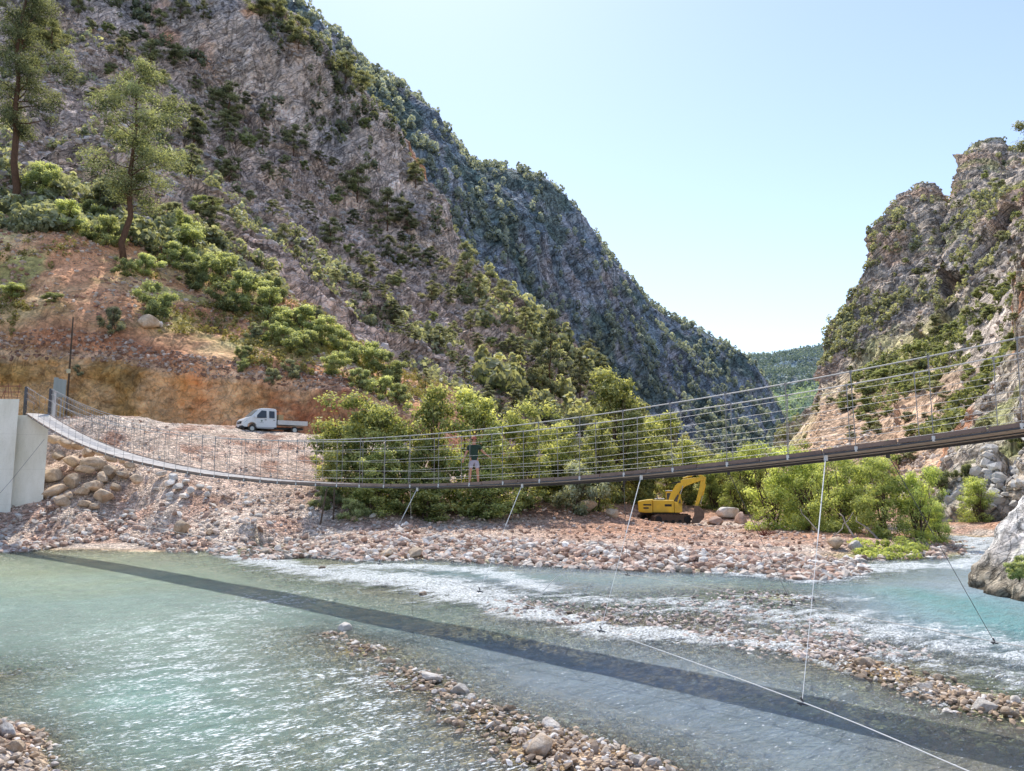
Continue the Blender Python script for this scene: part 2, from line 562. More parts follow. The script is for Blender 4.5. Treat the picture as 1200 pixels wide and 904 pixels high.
# colours: wet bed, pale shore gravel, pink slope, red soil round the machine
a0, b0, d0 = proj(GV)
n1 = fbm(p3 / 2.2, 5, 21) * .5 + .5; n2 = fbm(p3 / 7., 4, 33) * .5 + .5
pale = np.array([.52, .42, .34]); pink = np.array([.42, .27, .20]); red = np.array([.29, .165, .11]); brown = np.array([.42, .31, .19]); olive = np.array([.27, .28, .16])
c = mixc(pale, pink, sstep(.35, .75, n1))
redm = sstep(.35, .6, Zg) * (1 - sstep(2.5, 5., Zg)) * sstep(0, 12, X + 4) * sstep(44, 52, Yg + n2 * 3)
c = mixc(c, red * 1.5, redm * sstep(.2, .6, n2 + .15))
sl = sstep(1.5, 4, Zg) * (1 - sstep(8.6, 9.0, Zg))
c = mixc(c, np.array([.56, .41, .315]) * 1.0, sl * .85)
c = mixc(c, np.array([.24, .10, .055]), sl * sstep(.55, .75, n1) * .7)
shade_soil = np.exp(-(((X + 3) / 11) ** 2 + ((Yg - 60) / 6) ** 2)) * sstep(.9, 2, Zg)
c = mixc(c, np.array([.13, .055, .035]), np.clip(shade_soil * 1.3, 0, 1) * .85)  # shade under the thicket trees painted into the soil colour
leaves_green = np.exp(-((a0 - 1040) / 55) ** 2 - ((b0 - 652) / 5) ** 2)
c = mixc(c, np.array([.20, .26, .05]), np.clip(leaves_green, 0, 1) * sstep(.35, .6, n1))
wet = 1 - sstep(-.02, .12, Zg)
bedc = mixc(brown, olive, sstep(.35, .65, n2)); bedc = mixc(bedc, np.array([.62, .50, .34]), sstep(.5, .75, n1))
barm = np.clip(_bars(p3.reshape(-1, 3)[:, :2]).reshape(n1.shape) * 20, 0, 1)
bedc = mixc(bedc, np.array([.60, .38, .15]), barm * sstep(.35, .7, n1) * .8)
c = mixc(c, bedc, wet)
c = np.clip(c * (1.5 + .15 * (1 - wet[..., None])), 0, .88)
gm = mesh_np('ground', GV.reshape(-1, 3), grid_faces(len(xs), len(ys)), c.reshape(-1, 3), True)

t = NT('stony ground'); v = t.coord()
cc = t.attr('Col').outputs['Color']
vo1 = t.n('ShaderNodeTexVoronoi', feature='F1'); t.set(vo1.inputs['Vector'], v); vo1.inputs['Scale'].default_value = 5.5
vo2 = t.n('ShaderNodeTexVoronoi', feature='F1'); t.set(vo2.inputs['Vector'], v); vo2.inputs['Scale'].default_value = 2.1
e1 = t.voro(v, 5.5, 'DISTANCE_TO_EDGE'); e2 = t.voro(v, 2.1, 'DISTANCE_TO_EDGE')
sx = t.n('ShaderNodeSeparateColor'); t.set(sx.inputs[0], vo1.outputs['Color'])
sx2 = t.n('ShaderNodeSeparateColor'); t.set(sx2.inputs[0], vo2.outputs['Color'])
k = t.map(sx.outputs[0], 0, 1, .6, 1.35)
k = t.math('MULTIPLY', k, t.map(sx2.outputs[0], 0, 1, .75, 1.3))
k = t.math('MULTIPLY', k, t.map(e1, 0, .12, .6, 1.))
k = t.math('MULTIPLY', k, t.map(t.noise(v, 14, 4), .3, .7, .8, 1.2))
cm = t.n('ShaderNodeCombineXYZ')
for i in range(3): t.set(cm.inputs[i], k)
colr = t.mix(1.0, cc, cm.outputs[0], 'MULTIPLY')
hh = t.math('ADD', t.map(e1, 0, .25), t.math('MULTIPLY', t.map(e2, 0, .2), 1.2))
hh = t.math('ADD', hh, t.noise(v, 9, 6, .7))
M_GROUND = t.done(t.pbr(colr, .9, 0, t.bump(hh, .8, .12), .15))
ground = link('ground', gm, M_GROUND, kind='structure')
register(GV[::1])

# valley floor to the horizon
r = 9000
n = 60
qx = np.linspace(-r, r, n); qy = np.linspace(-2000, 14000, n)
QX, QY = np.meshgrid(qx, qy)
vm = mesh_np('valley floor', np.stack([QX, QY, QX * 0 - 2.6], -1).reshape(-1, 3), grid_faces(n, n), np.broadcast_to(np.array([.22, .19, .12]), (n * n, 3)), True)
M_ROCK_FAR = m_rock('far rock', .12, var=.3, bumpd=2.5)
link('valley_floor', vm, M_ROCK_FAR, kind='structure')

# ================================================================== WATER
wx = []
ys = [7.2]
while ys[-1] < 80: ys.append(ys[-1] + max(.05, ys[-1] * .0036))
ys = np.array(ys); xs = np.linspace(-62, 62, 800)
X, Yw = np.meshgrid(xs, ys)
bed = ground_z(X, Yw)
# flow-aligned coordinates (flow runs from upper right to lower left)
fl = np.array([-.80, -.60]); fn = np.array([.60, -.80])
s_ = X * fl[0] + Yw * fl[1]; q_ = X * fn[0] + Yw * fn[1]
PXw, PYw, _d = proj(np.stack([X, Yw, X * 0], -1))
def seg_mask(pts, wd):
    """soft mask around a polyline given in picture space, converted to the water plane"""
    w_ = np.array([G(a, b)[:2] for a, b in pts]); m = np.zeros_like(X); 
    for (p0, p1, w0) in zip(w_[:-1], w_[1:], wd):
        d = p1 - p0; L = d @ d
        tt = np.clip(((X - p0[0]) * d[0] + (Yw - p0[1]) * d[1]) / L, 0, 1)
        dist = np.hypot(X - p0[0] - tt * d[0], Yw - p0[1] - tt * d[1])
        m = np.maximum(m, np.exp(-(dist / w0) ** 2))
    return m
foam = np.zeros_like(X); glint_fleck = np.zeros_like(X)
foam = np.maximum(foam, seg_mask([(270,652),(310,659),(360,667),(420,676),(500,682),(560,700),(640,722)], [.9, 1.6, 2.2, 2.4, 2.1, 1.3]) * .88)
foam = np.maximum(foam, seg_mask([(400,664),(480,664),(560,668),(640,690)], [1.5, 1.6, 1.2]) * .75)
foam = np.maximum(foam, seg_mask([(560,700),(640,720),(720,742),(836,747),(919,757),(975,770),(1010,782)], [1.0, 1.0, 1.2, .8, .9, .8]) * .80)
foam = np.maximum(foam, seg_mask([(1035,790),(1080,812),(1110,823),(1200,835),(1300,850)], [.3, .35, .4, .5]) * .75)
foam = np.maximum(foam, seg_mask([(850,672),(950,680),(1000,668),(1060,662),(1110,664),(1150,655),(1140,640),(1150,628)], [.8, 1.6, 1.9, 1.8, 1.2, 1.4, 2.2]) * .72)
foam = np.maximum(foam, seg_mask([(1000,700),(900,700),(800,716),(700,720)], [1.2, 1.0, 1.0]) * .5)
foam = np.maximum(foam, seg_mask([(900,722),(1000,742),(1080,750),(1200,772)], [1.2, 1.4, 1.4]) * .58)
foam = np.maximum(foam, seg_mask([(860,735),(960,756),(1060,772),(1180,800)], [.5, .7, .7]) * .45)
glint_fleck = np.maximum(glint_fleck, seg_mask([(330,700),(200,740),(230,790),(300,850),(380,904)], [2.2, 3.2, 3.4, 2.8]) * .38)  # where sun glitter is painted on the pool
glint_fleck = np.maximum(glint_fleck, seg_mask([(240,760),(170,765)], [1.6]) * .30)
glint_fleck = np.maximum(glint_fleck, seg_mask([(400,790),(420,850),(360,900),(300,904)], [1.8, 1.8, 1.5]) * .38)
foam = np.maximum(foam, seg_mask([(650,700),(760,706),(880,716),(980,724),(1100,742),(1200,760)], [1.6, 2.2, 2.4, 2.2, 2.0]) * .55)
foam = np.maximum(foam, seg_mask([(640,722),(760,742),(900,748),(1000,760),(1200,800)], [1., 1.2, 1.2, 1.2]) * .5)
foam = np.maximum(foam, sstep(.10, .0, -bed) * .25 * sstep(.3, -.1, bed))
f1 = np.stack([s_ / .9, q_ / .36, X * 0], -1)
fn1 = fbm(f1, 5, 51, .6) * .5 + .5
f2 = np.stack([s_ / .26, q_ / .12, X * 0], -1)
fn2 = fbm(f2, 4, 71, .6) * .5 + .5
foamv = np.clip(foam * 1.15 + (fn1 - .5) * 1.0 + (fn2 - .5) * 1.0 - .36, 0, 1) * sstep(.02, .16, foam)
foamv = sstep(.02, .5, foamv)
depth = np.clip(-bed, 0, 3)
rough_ = .012 + .11 * foam
z = fbm(np.stack([s_ / 1.1, q_ / .7, X * 0], -1), 4, 81) * rough_ * 1.2 + foamv * .03 + fbm(np.stack([s_ / 4, q_ / 3, X * 0], -1), 2, 83) * .02
# body colour of the water
teal = np.array([.25, .35, .29]); green = np.array([.31, .37, .22]); blue = np.array([.20, .30, .36]); deep = np.array([.14, .31, .31]); grey = np.array([.34, .43, .50])
nn = fbm(np.stack([s_ / 6, q_ / 3, X * 0], -1), 4, 91) * .5 + .5
cw = mixc(teal, grey, sstep(350, 650, PXw))
cw = mixc(cw, green, np.clip(sstep(450, 60, PXw) * sstep(720, 650, PYw + 60 * (nn - .5)), 0, 1) * .9)
cw = mixc(cw, np.array([.20, .32, .26]), np.clip(seg_mask([(380,704),(480,722),(600,745)], [1.5, 1.2]), 0, 1) * .7)
cw = mixc(cw, deep, np.clip(seg_mask([(1060,694),(1120,706),(1200,735),(1300,760)], [1.6, 2.6, 3.]), 0, 1))
cw = mixc(cw, np.array([.24, .40, .42]), np.clip(seg_mask([(520,672),(700,680),(900,683),(1010,690)], [1.4, 1.6, 1.4]), 0, 1) * .8)
cw = mixc(cw, np.array([.16, .36, .31]), np.clip(seg_mask([(160,800),(230,850)], [1.6]), 0, 1) * .45)
cw = mixc(cw, np.array([.38, .34, .24]), np.clip(sstep(950, 1150, PXw) * sstep(790, 850, PYw), 0, 1) * .8)
cw = np.clip(cw * (0.85 + .3 * nn[..., None]) * 1.75, 0, .85)
op = 1 - np.exp(-depth * 1.25)
keep = bed < .22
WV = np.stack([X, Yw, z], -1).reshape(-1, 3)
F = grid_faces(len(xs), len(ys))
kf = keep.ravel()[F].any(1)
F = F[kf]
used = np.zeros(len(WV), bool); used[F.ravel()] = True
idx = np.cumsum(used) - 1
wm = mesh_np('water', WV[used], idx[F], cw.reshape(-1, 3)[used], True, {'foam': foamv.ravel()[used], 'glint_fleck': np.clip(glint_fleck * 2.4 + foam * .9 + .06, 0, 1).ravel()[used], 'op': op.ravel()[used], 'rap': foam.ravel()[used]})
t = NT('river water'); v = t.coord()
mp = t.n('ShaderNodeMapping'); t.set(mp.inputs['Vector'], v); mp.inputs['Rotation'].default_value = (0, 0, math.radians(-37)); 
vv = mp.outputs[0]
w1 = t.noise(t.scale(vv, (1., 2.0, 1)), 1.6, 6, .62, .6)
w2 = t.noise(t.scale(vv, (1., 1.7, 1)), 7.5, 4, .6, .4)
rap = t.attr('rap').outputs['Fac']
h = t.math('ADD', t.math('MULTIPLY', w1, t.map(rap, 0, 1, .55, 1.3)), t.math('MULTIPLY', w2, t.map(rap, 0, 1, .22, .4)))
nrm = t.bump(h, 1., .42)
body = t.attr('Col').outputs['Color']
body = t.mix(t.map(t.noise(vv, 1.2, 5, .6), .35, .65, 0, .35), body, (.30, .36, .33))
dif = t.n('ShaderNodeBsdfDiffuse'); t.set(dif.inputs[0], body); t.set(dif.inputs['Normal'], nrm)
tp = t.n('ShaderNodeBsdfTransparent'); tp.inputs[0].default_value = (.86, .92, .86, 1)
m1 = t.n('ShaderNodeMixShader'); t.set(m1.inputs[0], t.attr('op').outputs['Fac']); t.t.links.new(tp.outputs[0], m1.inputs[1]); t.t.links.new(dif.outputs[0], m1.inputs[2])
gl = t.n('ShaderNodeBsdfGlossy'); gl.inputs['Roughness'].default_value = .17; t.set(gl.inputs['Normal'], nrm)
fr = t.n('ShaderNodeFresnel'); fr.inputs['IOR'].default_value = 1.33; t.set(fr.inputs['Normal'], nrm)
m2 = t.n('ShaderNodeMixShader'); t.set(m2.inputs[0], fr.outputs[0]); t.t.links.new(m1.outputs[0], m2.inputs[1]); t.t.links.new(gl.outputs[0], m2.inputs[2])
fo = t.n('ShaderNodeBsdfDiffuse'); fo.inputs[0].default_value = (.82, .84, .84, 1)
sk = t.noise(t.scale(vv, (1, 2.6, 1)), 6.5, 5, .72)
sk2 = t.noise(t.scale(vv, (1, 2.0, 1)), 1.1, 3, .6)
thr = t.math('SUBTRACT', sk, t.math('MULTIPLY', t.math('SUBTRACT', 1.0, t.math('MULTIPLY', t.attr('glint_fleck').outputs['Fac'], t.map(sk2, .40, .58, .1, 1.))), .13))
glint_mask = t.map(thr, .49, .56, 0, .95)  # white specks painted on as sun glitter, with flecks in the foam
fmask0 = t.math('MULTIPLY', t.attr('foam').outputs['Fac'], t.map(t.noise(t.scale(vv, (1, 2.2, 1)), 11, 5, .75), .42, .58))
fmask = t.math('MAXIMUM', fmask0, glint_mask)
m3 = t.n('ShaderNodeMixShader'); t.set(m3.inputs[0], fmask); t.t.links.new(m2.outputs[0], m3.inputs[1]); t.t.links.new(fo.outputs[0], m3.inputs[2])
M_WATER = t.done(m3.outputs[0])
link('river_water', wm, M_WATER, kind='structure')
WFOAM = (X, Yw, foam)

# ================================================================== LEFT MOUNTAIN (road cut, red slope, rock slope, cliff)
pxs = [-260, -120, 0, 60, 120, 200, 260, 330, 400, 450, 500, 540, 600, 650, 700, 760, 830, 900, 960]
rows = [
 (0.00, [520,520,520,520,518,516,516,520,530,550,570,582,590,592,594,594,592,590,590], [72,78,81,81,81,81,81,81,81,82,84,88,96,104,115,125,140,160,180]),
 (0.10, [392,398,405,402,406,424,430,440,448,462,484,510,545,560,570,578,584,586,588], [75,80,83,83,83,83,84,85,86,88,90,94,103,112,122,132,146,165,185]),
 (0.22, [320,325,325,322,325,360,385,398,418,445,468,490,525,545,558,570,580,584,586], [80,86,90,91,93,94,94,95,96,98,100,104,112,120,130,140,153,170,190]),
 (0.36, [225,230,235,240,255,270,300,330,375,408,435,455,490,515,538,558,574,580,584], [92,98,102,104,108,112,114,116,118,120,124,128,134,142,150,158,168,182,200]),
 (0.52, [130,140,150,145,150,180,215,255,310,345,375,395,430,460,495,530,562,575,582], [120,125,130,135,140,146,150,154,158,162,164,166,172,178,184,190,198,210,225]),
 (0.68, [70,60,45,15,25,60,105,160,215,245,280,302,355,400,450,500,548,570,580], [175,180,185,190,196,202,206,210,214,216,218,222,226,230,236,242,248,255,262]),
 (0.86, [-120,-115,-105,-85,-60,-30,-8,12,72,125,200,280,338,380,425,478,535,566,578], [215,220,222,224,226,228,230,232,236,240,244,246,250,254,258,262,268,275,280]),
 (1.00, [-100,-95,-85,-65,-40,-10,12,32,92,145,218,296,352,394,440,492,548,572,582], [330,330,330,330,330,330,330,330,330,330,330,330,330,330,330,330,330,330,330])]
NU, NV = 900, 720
LV, vv_, ppx = patch(pxs, rows, NU, NV)
nr = normals(LV)
V2 = np.broadcast_to(vv_[:, None], LV.shape[:2]); PX2 = np.broadcast_to(ppx[None, :], LV.shape[:2])
Yd = LV[..., 1]
cliff = sstep(.69, .73, V2) * sstep(600, 500, PX2)
wall = sstep(.105, .075, V2) * sstep(540, 420, PX2)
dirt = (1 - sstep(.30, .44, V2 + .05 * fbm(LV / 20, 3, 5))) * (1 - wall) * sstep(640, 500, PX2 - 0 * V2)
rocky = np.clip(1 - dirt - wall, 0, 1)
# strata direction on the rock slope: long ribs running down to the right
rib = np.stack([LV[..., 0] * .35 + LV[..., 2] * .25 + Yd * .1, (LV[..., 0] * .6 + LV[..., 2] * 1.0) * .9, Yd * .5], -1)
d = rocky * (1 - cliff) * (ridged(LV / 26., 3, 101) * 3.0 + ridged(rib / 9., 4, 105) * 2.0 + (worley(LV / 5. + fbm(LV / 6, 2, 7)[..., None] * .6, 3)[1] - .3) * 1.6 + ridged(LV / 2.4, 4, 109) * .55)
cl3 = LV * np.array([1, 1, .28])
wp_ = fbm(LV / 22, 3, 95)
layq = np.stack([LV[..., 0] / 34, V2 * 62 + wp_ * 2.2, Yd / 60], -1)
lay = ridged(layq, 3, 97); layf = ridged(layq * np.array([2.2, 2.6, 2]), 3, 99)
d = d + rocky * (1 - cliff) * (np.clip(lay, -.2, 1) * 3.4 + layf * 1.6)
d = d + cliff * (ridged(cl3 / 22, 3, 121) * 4.0 + ridged(cl3 / 6, 4, 125) * 1.6 + fbm(LV / 12, 4, 127) * 1.5 + (worley(cl3 / 5 + fbm(LV / 5, 2, 8)[..., None] * .6, 5)[1] - .3) * 1.6 + ridged(cl3 / 2, 3, 129) * .5)
d = d + dirt * (fbm(LV / 9, 4, 131) * 1.3 + ridged(LV / 2.2, 3, 135) * .28)
d = d + wall * (ridged(LV * np.array([1, 1, .8]) / 5, 4, 141) * 1.2 + ridged(LV / 2., 4, 143) * .45 + (worley(LV / 1.6, 9)[1] - .3) * .5 + ridged(LV / 1.2, 3, 145) * .15)
edge = sstep(.0, .02, V2) 
LV = LV - nr * (d * -1)[..., None] * edge[..., None] * np.where(nr[..., 1:2] > 0, -1, 1) * -1
# colours
n1 = fbm(LV / 8, 5, 151) * .5 + .5; n2 = fbm(LV / 30, 4, 155) * .5 + .5; n3 = fbm(LV / 2.5, 4, 157) * .5 + .5
grey = np.array([.245, .210, .195]); lgrey = np.array([.42, .35, .31]); dgrey = np.array([.085, .078, .08]); orange = np.array([.42, .22, .12])
dirtc = np.array([.37, .205, .125]); dred = np.array([.20, .075, .042]); straw = np.array([.52, .40, .24]); olive = np.array([.15, .17, .065]); ochre = np.array([.30, .185, .07])
c = mixc(grey, lgrey, sstep(.42, .66, n1)); c = mixc(c, dgrey, sstep(.50, .25, n3) * .7)
c = mixc(c, np.array([.50, .42, .38]), sstep(.15, .6, lay) * .8); c = mixc(c, np.array([.07, .065, .066]), sstep(.10, -.35, layf) * .75); c = mixc(c, np.array([.33, .245, .20]), sstep(.55, .78, n2) * .5)
n4 = fbm(LV / .9, 3, 159)
cs = mixc(np.array([.31, .275, .255]), np.array([.15, .145, .15]), sstep(.4, .65, fbm(cl3 / 9, 4, 161) * .5 + .5))
cs = mixc(cs, orange * .85, sstep(.60, .78, fbm(cl3 / 16, 4, 165) * .5 + .5) * .9)
c = mixc(c, cs, cliff)
ledge = sstep(.52, .8, nr[..., 2] * 0 + n2) * rocky * (1 - cliff)
c = mixc(c, olive * .9, ledge * .22)
cd = mixc(dirtc, straw, sstep(.45, .75, n1) * .75); cd = mixc(cd, dred, sstep(.58, .80, n2 * .5 + n3 * .5)); cd = mixc(cd, olive * 1.25, sstep(.46, .64, fbm(LV / 6, 5, 171) * .5 + .5) * .75 * sstep(.12, .2, V2))
rim = np.exp(-((V2 - .115) / .02) ** 2)
cd = mixc(cd, dred * .8, rim * .6)
c = mixc(c, cd, dirt)
wn = fbm(LV / 5, 5, 181) * .5 + .5
cwl = mixc(ochre, np.array([.34, .13, .05]), sstep(130, 260, PX2 + 60 * (wn - .5))); cwl = mixc(cwl, np.array([.13, .10, .055]), sstep(.42, .7, wn) * .7)
cwl = mixc(cwl, np.array([.16, .05, .035]), sstep(300, 360, PX2) * .6)
cwl = mixc(cwl, np.array([.42, .25, .12]), sstep(.62, .75, n1) * sstep(180, 240, PX2) * .8)
cwl = mixc(cwl, np.array([.40, .26, .15]), sstep(.35, .7, fbm(LV / 3.2, 5, 183) * .5 + .5) * .7) * np.array([.92, .94, .95])
c = mixc(c, cwl, wall)
c = c * (1 + .45 * n4[..., None] * (.35 + .65 * (1 - rocky))[..., None])
c = c * (np.array([1.09, 1.0, .90]) * (1 - rocky[..., None]) + np.array([1.11, 1.0, .92]) * rocky[..., None])
lm = mesh_np('left mountain', LV.reshape(-1, 3), grid_faces(NU, NV), soft(c * (2.1 + 1.0 * rocky[..., None]), .86).reshape(-1, 3), False)
_a = lm.attributes.new('rk', 'FLOAT', 'POINT'); _a.data.foreach_set('value', np.ascontiguousarray(rocky, dtype=np.float32).ravel())
M_ROCK = m_rock('mountain rock', .55, var=.38, bumpd=.7, big=.12, masked=True)
link('mountainside', lm, M_ROCK, kind='structure')
register(LV)
L_COL = c

# ================================================================== SECOND RIDGE (dark, wooded)
pxs = [200, 300, 380, 443, 475, 518, 545, 565, 600, 624, 672, 725, 767, 831, 863, 889, 905, 925, 950]
crest = [-60, -25, 45, 96, 112, 154, 188, 202, 203, 210, 255, 319, 366, 398, 419, 451, 480, 510, 530]
rows = [
 (0.0, [600] * 19, [300] * 12 + [320, 360, 400, 440, 470, 500, 520]),
 (0.45, [330,330,330,335,340,350,360,375,400,420,450,480,500,520,530,540,550,560,570], [420, 420, 430, 440, 450, 460, 470, 480, 500, 520, 560, 600, 630, 660, 680, 700, 710, 720, 730]),
 (0.85, crest, [560, 570, 580, 600, 620, 650, 680, 700, 720, 740, 790, 850, 900, 960, 980, 1000, 1010, 1020, 1030]),
 (1.0, [y + 25 for y in crest], [1400] * 19)]
NU, NV = 620, 460
BV, vv_, ppx = patch(pxs, rows, NU, NV)
nr = normals(BV); V2 = np.broadcast_to(vv_[:, None], BV.shape[:2])
sgn = np.where((nr[..., 1:2] > 0), -1, 1)
spur = np.stack([BV[..., 0] * 1.0 + BV[..., 2] * .55, BV[..., 1] * .7, BV[..., 2] * .35], -1)
d = ridged(spur / 130., 4, 201) * 15 + ridged(BV * np.array([1, 1, .5]) / 40, 4, 205) * 7 + ridged(BV / 12, 4, 207) * 3.2
BV = BV + nr * sgn * (d * sstep(.0, .1, V2) * (1 - .75 * np.exp(-((V2 - .85) / .05) ** 2)))[..., None]
n1 = fbm(BV / 45, 5, 211) * .5 + .5; n2 = fbm(BV * np.array([1, 1, .4]) / 18, 5, 215) * .5 + .5
c = mixc(np.array([.120, .140, .150]), np.array([.20, .195, .20]), sstep(.4, .65, n2)); c = mixc(c, np.array([.26, .20, .17]), sstep(.62, .8, n1) * .6)
c = mixc(c, np.array([.06, .085, .065]), sstep(.52, .40, n1) * .75)
bm_ = mesh_np('wooded ridge', BV.reshape(-1, 3), grid_faces(NU, NV), (c * 2.3 * np.array([.97, 1., 1.08])).reshape(-1, 3), False)  # blue tint paints distance haze into the ridge colour
M_ROCK_MID = m_rock('ridge rock', .16, var=.35, bumpd=2.2)
link('wooded_ridge', bm_, M_ROCK_MID, kind='structure')
register(BV)

# ================================================================== FAR HILLS
pxs = [780, 840, 870, 885, 900, 925, 945, 965, 985, 1010, 1060, 1150]
crest = [455, 432, 424, 421, 421, 417, 415, 413, 420, 425, 430, 440]
rows = [(0, [570] * 12, [1400] * 12), (.4, [500, 495, 490, 482, 476, 470, 466, 470, 480, 490, 500, 500], [1900] * 12), (.85, crest, [3000] * 12), (1., [y + 8 for y in crest], [3600] * 12)]
NU, NV = 260, 200
CV, vv_, ppx = patch(pxs, rows, NU, NV)
nr = normals(CV); sgn = np.where((nr[..., 1:2] > 0), -1, 1); V2 = np.broadcast_to(vv_[:, None], CV.shape[:2])
CV = CV + nr * sgn * ((ridged(CV / 320, 4, 231) * 28 + ridged(CV / 60, 3, 235) * 5) * sstep(0, .1, V2) * (1 - .8 * np.exp(-((V2 - .85) / .06) ** 2)))[..., None]
n1 = fbm(CV / 90, 5, 241) * .5 + .5
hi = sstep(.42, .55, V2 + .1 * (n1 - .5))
c = mixc(np.array([.26, .34, .22]), np.array([.22, .30, .34]), hi); c = mixc(c, np.array([.36, .37, .36]), sstep(.6, .75, n1) * .6 * hi); c = c * (.8 + .4 * n1[..., None])  # bluish distance haze painted into the hill colours
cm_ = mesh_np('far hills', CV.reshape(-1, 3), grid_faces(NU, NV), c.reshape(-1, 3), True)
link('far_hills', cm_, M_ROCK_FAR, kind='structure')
register(CV)

# ================================================================== RIGHT MOUNTAIN
pxs = [895, 915, 935, 958, 962, 975, 990, 1010, 1030, 1045, 1070, 1085, 1108, 1118, 1130, 1160, 1178, 1200, 1260, 1400]
crest = [556, 522, 500, 460, 438, 400, 372, 332, 272, 243, 229, 225, 237, 205, 186, 172, 182, 182, 150, 120]
base1 = [562, 530, 508, 470, 462, 455, 447, 436, 425, 418, 405, 396, 380, 372, 362, 335, 315, 290, 240, 200]
rows = [
 (0.0, [606] * 20, [125, 125, 125, 122, 120, 118, 116, 114, 110, 106, 100, 96, 92, 90, 88, 84, 82, 80, 76, 72]),
 (0.25, [585, 572, 560, 552, 548, 545, 545, 545, 545, 545, 542, 540, 530, 525, 520, 500, 488, 470, 430, 400], [180, 178, 175, 172, 170, 168, 165, 160, 155, 150, 142, 136, 130, 126, 122, 116, 112, 108, 100, 95]),
 (0.50, base1, [300, 300, 300, 300, 298, 295, 290, 285, 280, 275, 268, 262, 256, 252, 248, 240, 232, 224, 205, 190]),
 (0.85, crest, [330, 330, 330, 330, 335, 345, 355, 365, 375, 385, 395, 400, 410, 425, 435, 440, 440, 440, 420, 400]),
 (1.0, [y + 20 for y in crest], [600] * 20)]
NU, NV = 560, 620
DV, vv_, ppx = patch(pxs, rows, NU, NV)
nr = normals(DV); V2 = np.broadcast_to(vv_[:, None], DV.shape[:2]); PX2 = np.broadcast_to(ppx[None, :], DV.shape[:2])
sgn = np.where((nr[..., 1:2] > 0), -1, 1)
cliff = sstep(.5, .54, V2); low = 1 - cliff
sp3 = np.stack([DV[..., 0] - DV[..., 2] * .3, DV[..., 1] * .6, DV[..., 2] * .5], -1)
wy = worley(sp3 / 16 + fbm(DV / 20, 3, 303)[..., None] * .7, 31)
wy2 = worley(sp3 / 7 + fbm(DV / 9, 3, 307)[..., None] * .5, 37)
d = cliff * (ridged(sp3 / 48, 4, 301) * 6.5 + (wy[1] - .3) * 4.5 + (wy2[1] - .3) * 2.6 + ridged(sp3 / 9, 4, 305) * 2.4 + ridged(DV / 3.5, 3, 309) * .8)
d = d + low * (ridged(DV / 22, 4, 311) * 1.8 + ridged(DV / 5, 3, 315) * .5 + sstep(1040, 1120, PX2) * (ridged(sp3 / 12, 4, 317) * 2.4))
crf = (1 - .6 * np.exp(-((V2 - .85) / .03) ** 2)) * sstep(0, .05, V2)
DV = DV + nr * sgn * (d * crf)[..., None]
jag = (ridged(DV[..., :] / 9, 3, 319) * 3.5 + ridged(DV / 22, 2, 320) * 2 - 2.5) * np.exp(-((V2 - .85) / .05) ** 2) * sstep(955, 985, PX2)
DV[..., 2] += jag
n1 = fbm(DV / 14, 5, 321) * .5 + .5; n2 = fbm(DV / 40, 4, 325) * .5 + .5; n3 = fbm(sp3 / 5, 4, 327) * .5 + .5
c = mixc(np.array([.25, .235, .225]), np.array([.43, .38, .33]), sstep(.40, .66, n3)); c = mixc(c, np.array([.42, .29, .21]), sstep(.54, .70, n2) * .65)
c = mixc(c, np.array([.10, .10, .09]), sstep(.46, .25, n1) * .7)
c = mixc(c, np.array([.20, .23, .09]), sstep(.57, .68, fbm(DV / 18, 4, 329) * .5 + .5) * .6)
deb = mixc(np.array([.62, .47, .36]), np.array([.50, .36, .26]), sstep(.4, .65, n1))
slopev = mixc(np.array([.38, .36, .20]), np.array([.56, .48, .37]), sstep(.45, .7, n1))
slopev = mixc(slopev, np.array([.44, .40, .37]), sstep(1060, 1140, PX2) * sstep(.45, .55, n2 + .1))
upper = sstep(.40, .47, V2 + .08 * (n2 - .5)) + sstep(1100, 1160, PX2)
cl = mixc(deb, slopev, np.clip(upper, 0, 1))
c = mixc(c, cl, low)
dm = mesh_np('right mountain', DV.reshape(-1, 3), grid_faces(NU, NV), soft(c * 1.85 * np.array([1.09, 1., .90]), .86).reshape(-1, 3), False)
M_ROCK_R = m_rock('sunlit crag rock', .35, var=.34, bumpd=1.0)
link('rocky_mountain', dm, M_ROCK_R, kind='structure')
register(DV)

# ================================================================== RIGHT BANK ROCK SLOPE (closer, reddish overhang at the frame edge)
pxs = [1085, 1110, 1135, 1150, 1165, 1180, 1190, 1200, 1230, 1300, 1400]
rows = [
 (0.0, [618] * 11, [66, 66, 65, 64, 63, 62, 60, 58, 55, 50, 45]),
 (0.3, [600, 575, 550, 540, 530, 520, 510, 500, 480, 450, 420], [72, 72, 72, 71, 70, 69, 67, 65, 62, 56, 50]),
 (0.6, [585, 540, 505, 485, 470, 450, 430, 410, 370, 320, 280], [88, 90, 92, 92, 91, 90, 88, 86, 80, 72, 64]),
 (0.88, [575, 520, 488, 462, 438, 400, 320, 285, 200, 140, 100], [105, 110, 112, 112, 110, 106, 100, 97, 90, 80, 72]),
 (1.0, [585, 540, 510, 490, 470, 430, 350, 315, 230, 170, 130], [140] * 11)]
NU, NV = 300, 420
EV, vv_, ppx = patch(pxs, rows, NU, NV)
nr = normals(EV); V2 = np.broadcast_to(vv_[:, None], EV.shape[:2]); PX2 = np.broadcast_to(ppx[None, :], EV.shape[:2])
sgn = np.where((nr[..., 1:2] > 0), -1, 1)
rib = np.stack([(EV[..., 0] + EV[..., 2] * .9), EV[..., 1], (EV[..., 2] - EV[..., 0]) * .3], -1)
d = ridged(rib / 9, 4, 401) * 1.6 + ridged(EV / 3, 4, 405) * .5 + (worley(rib / 4, 43)[1] - .3) * .8
EV = EV + nr * sgn * (d * sstep(0, .05, V2))[..., None]
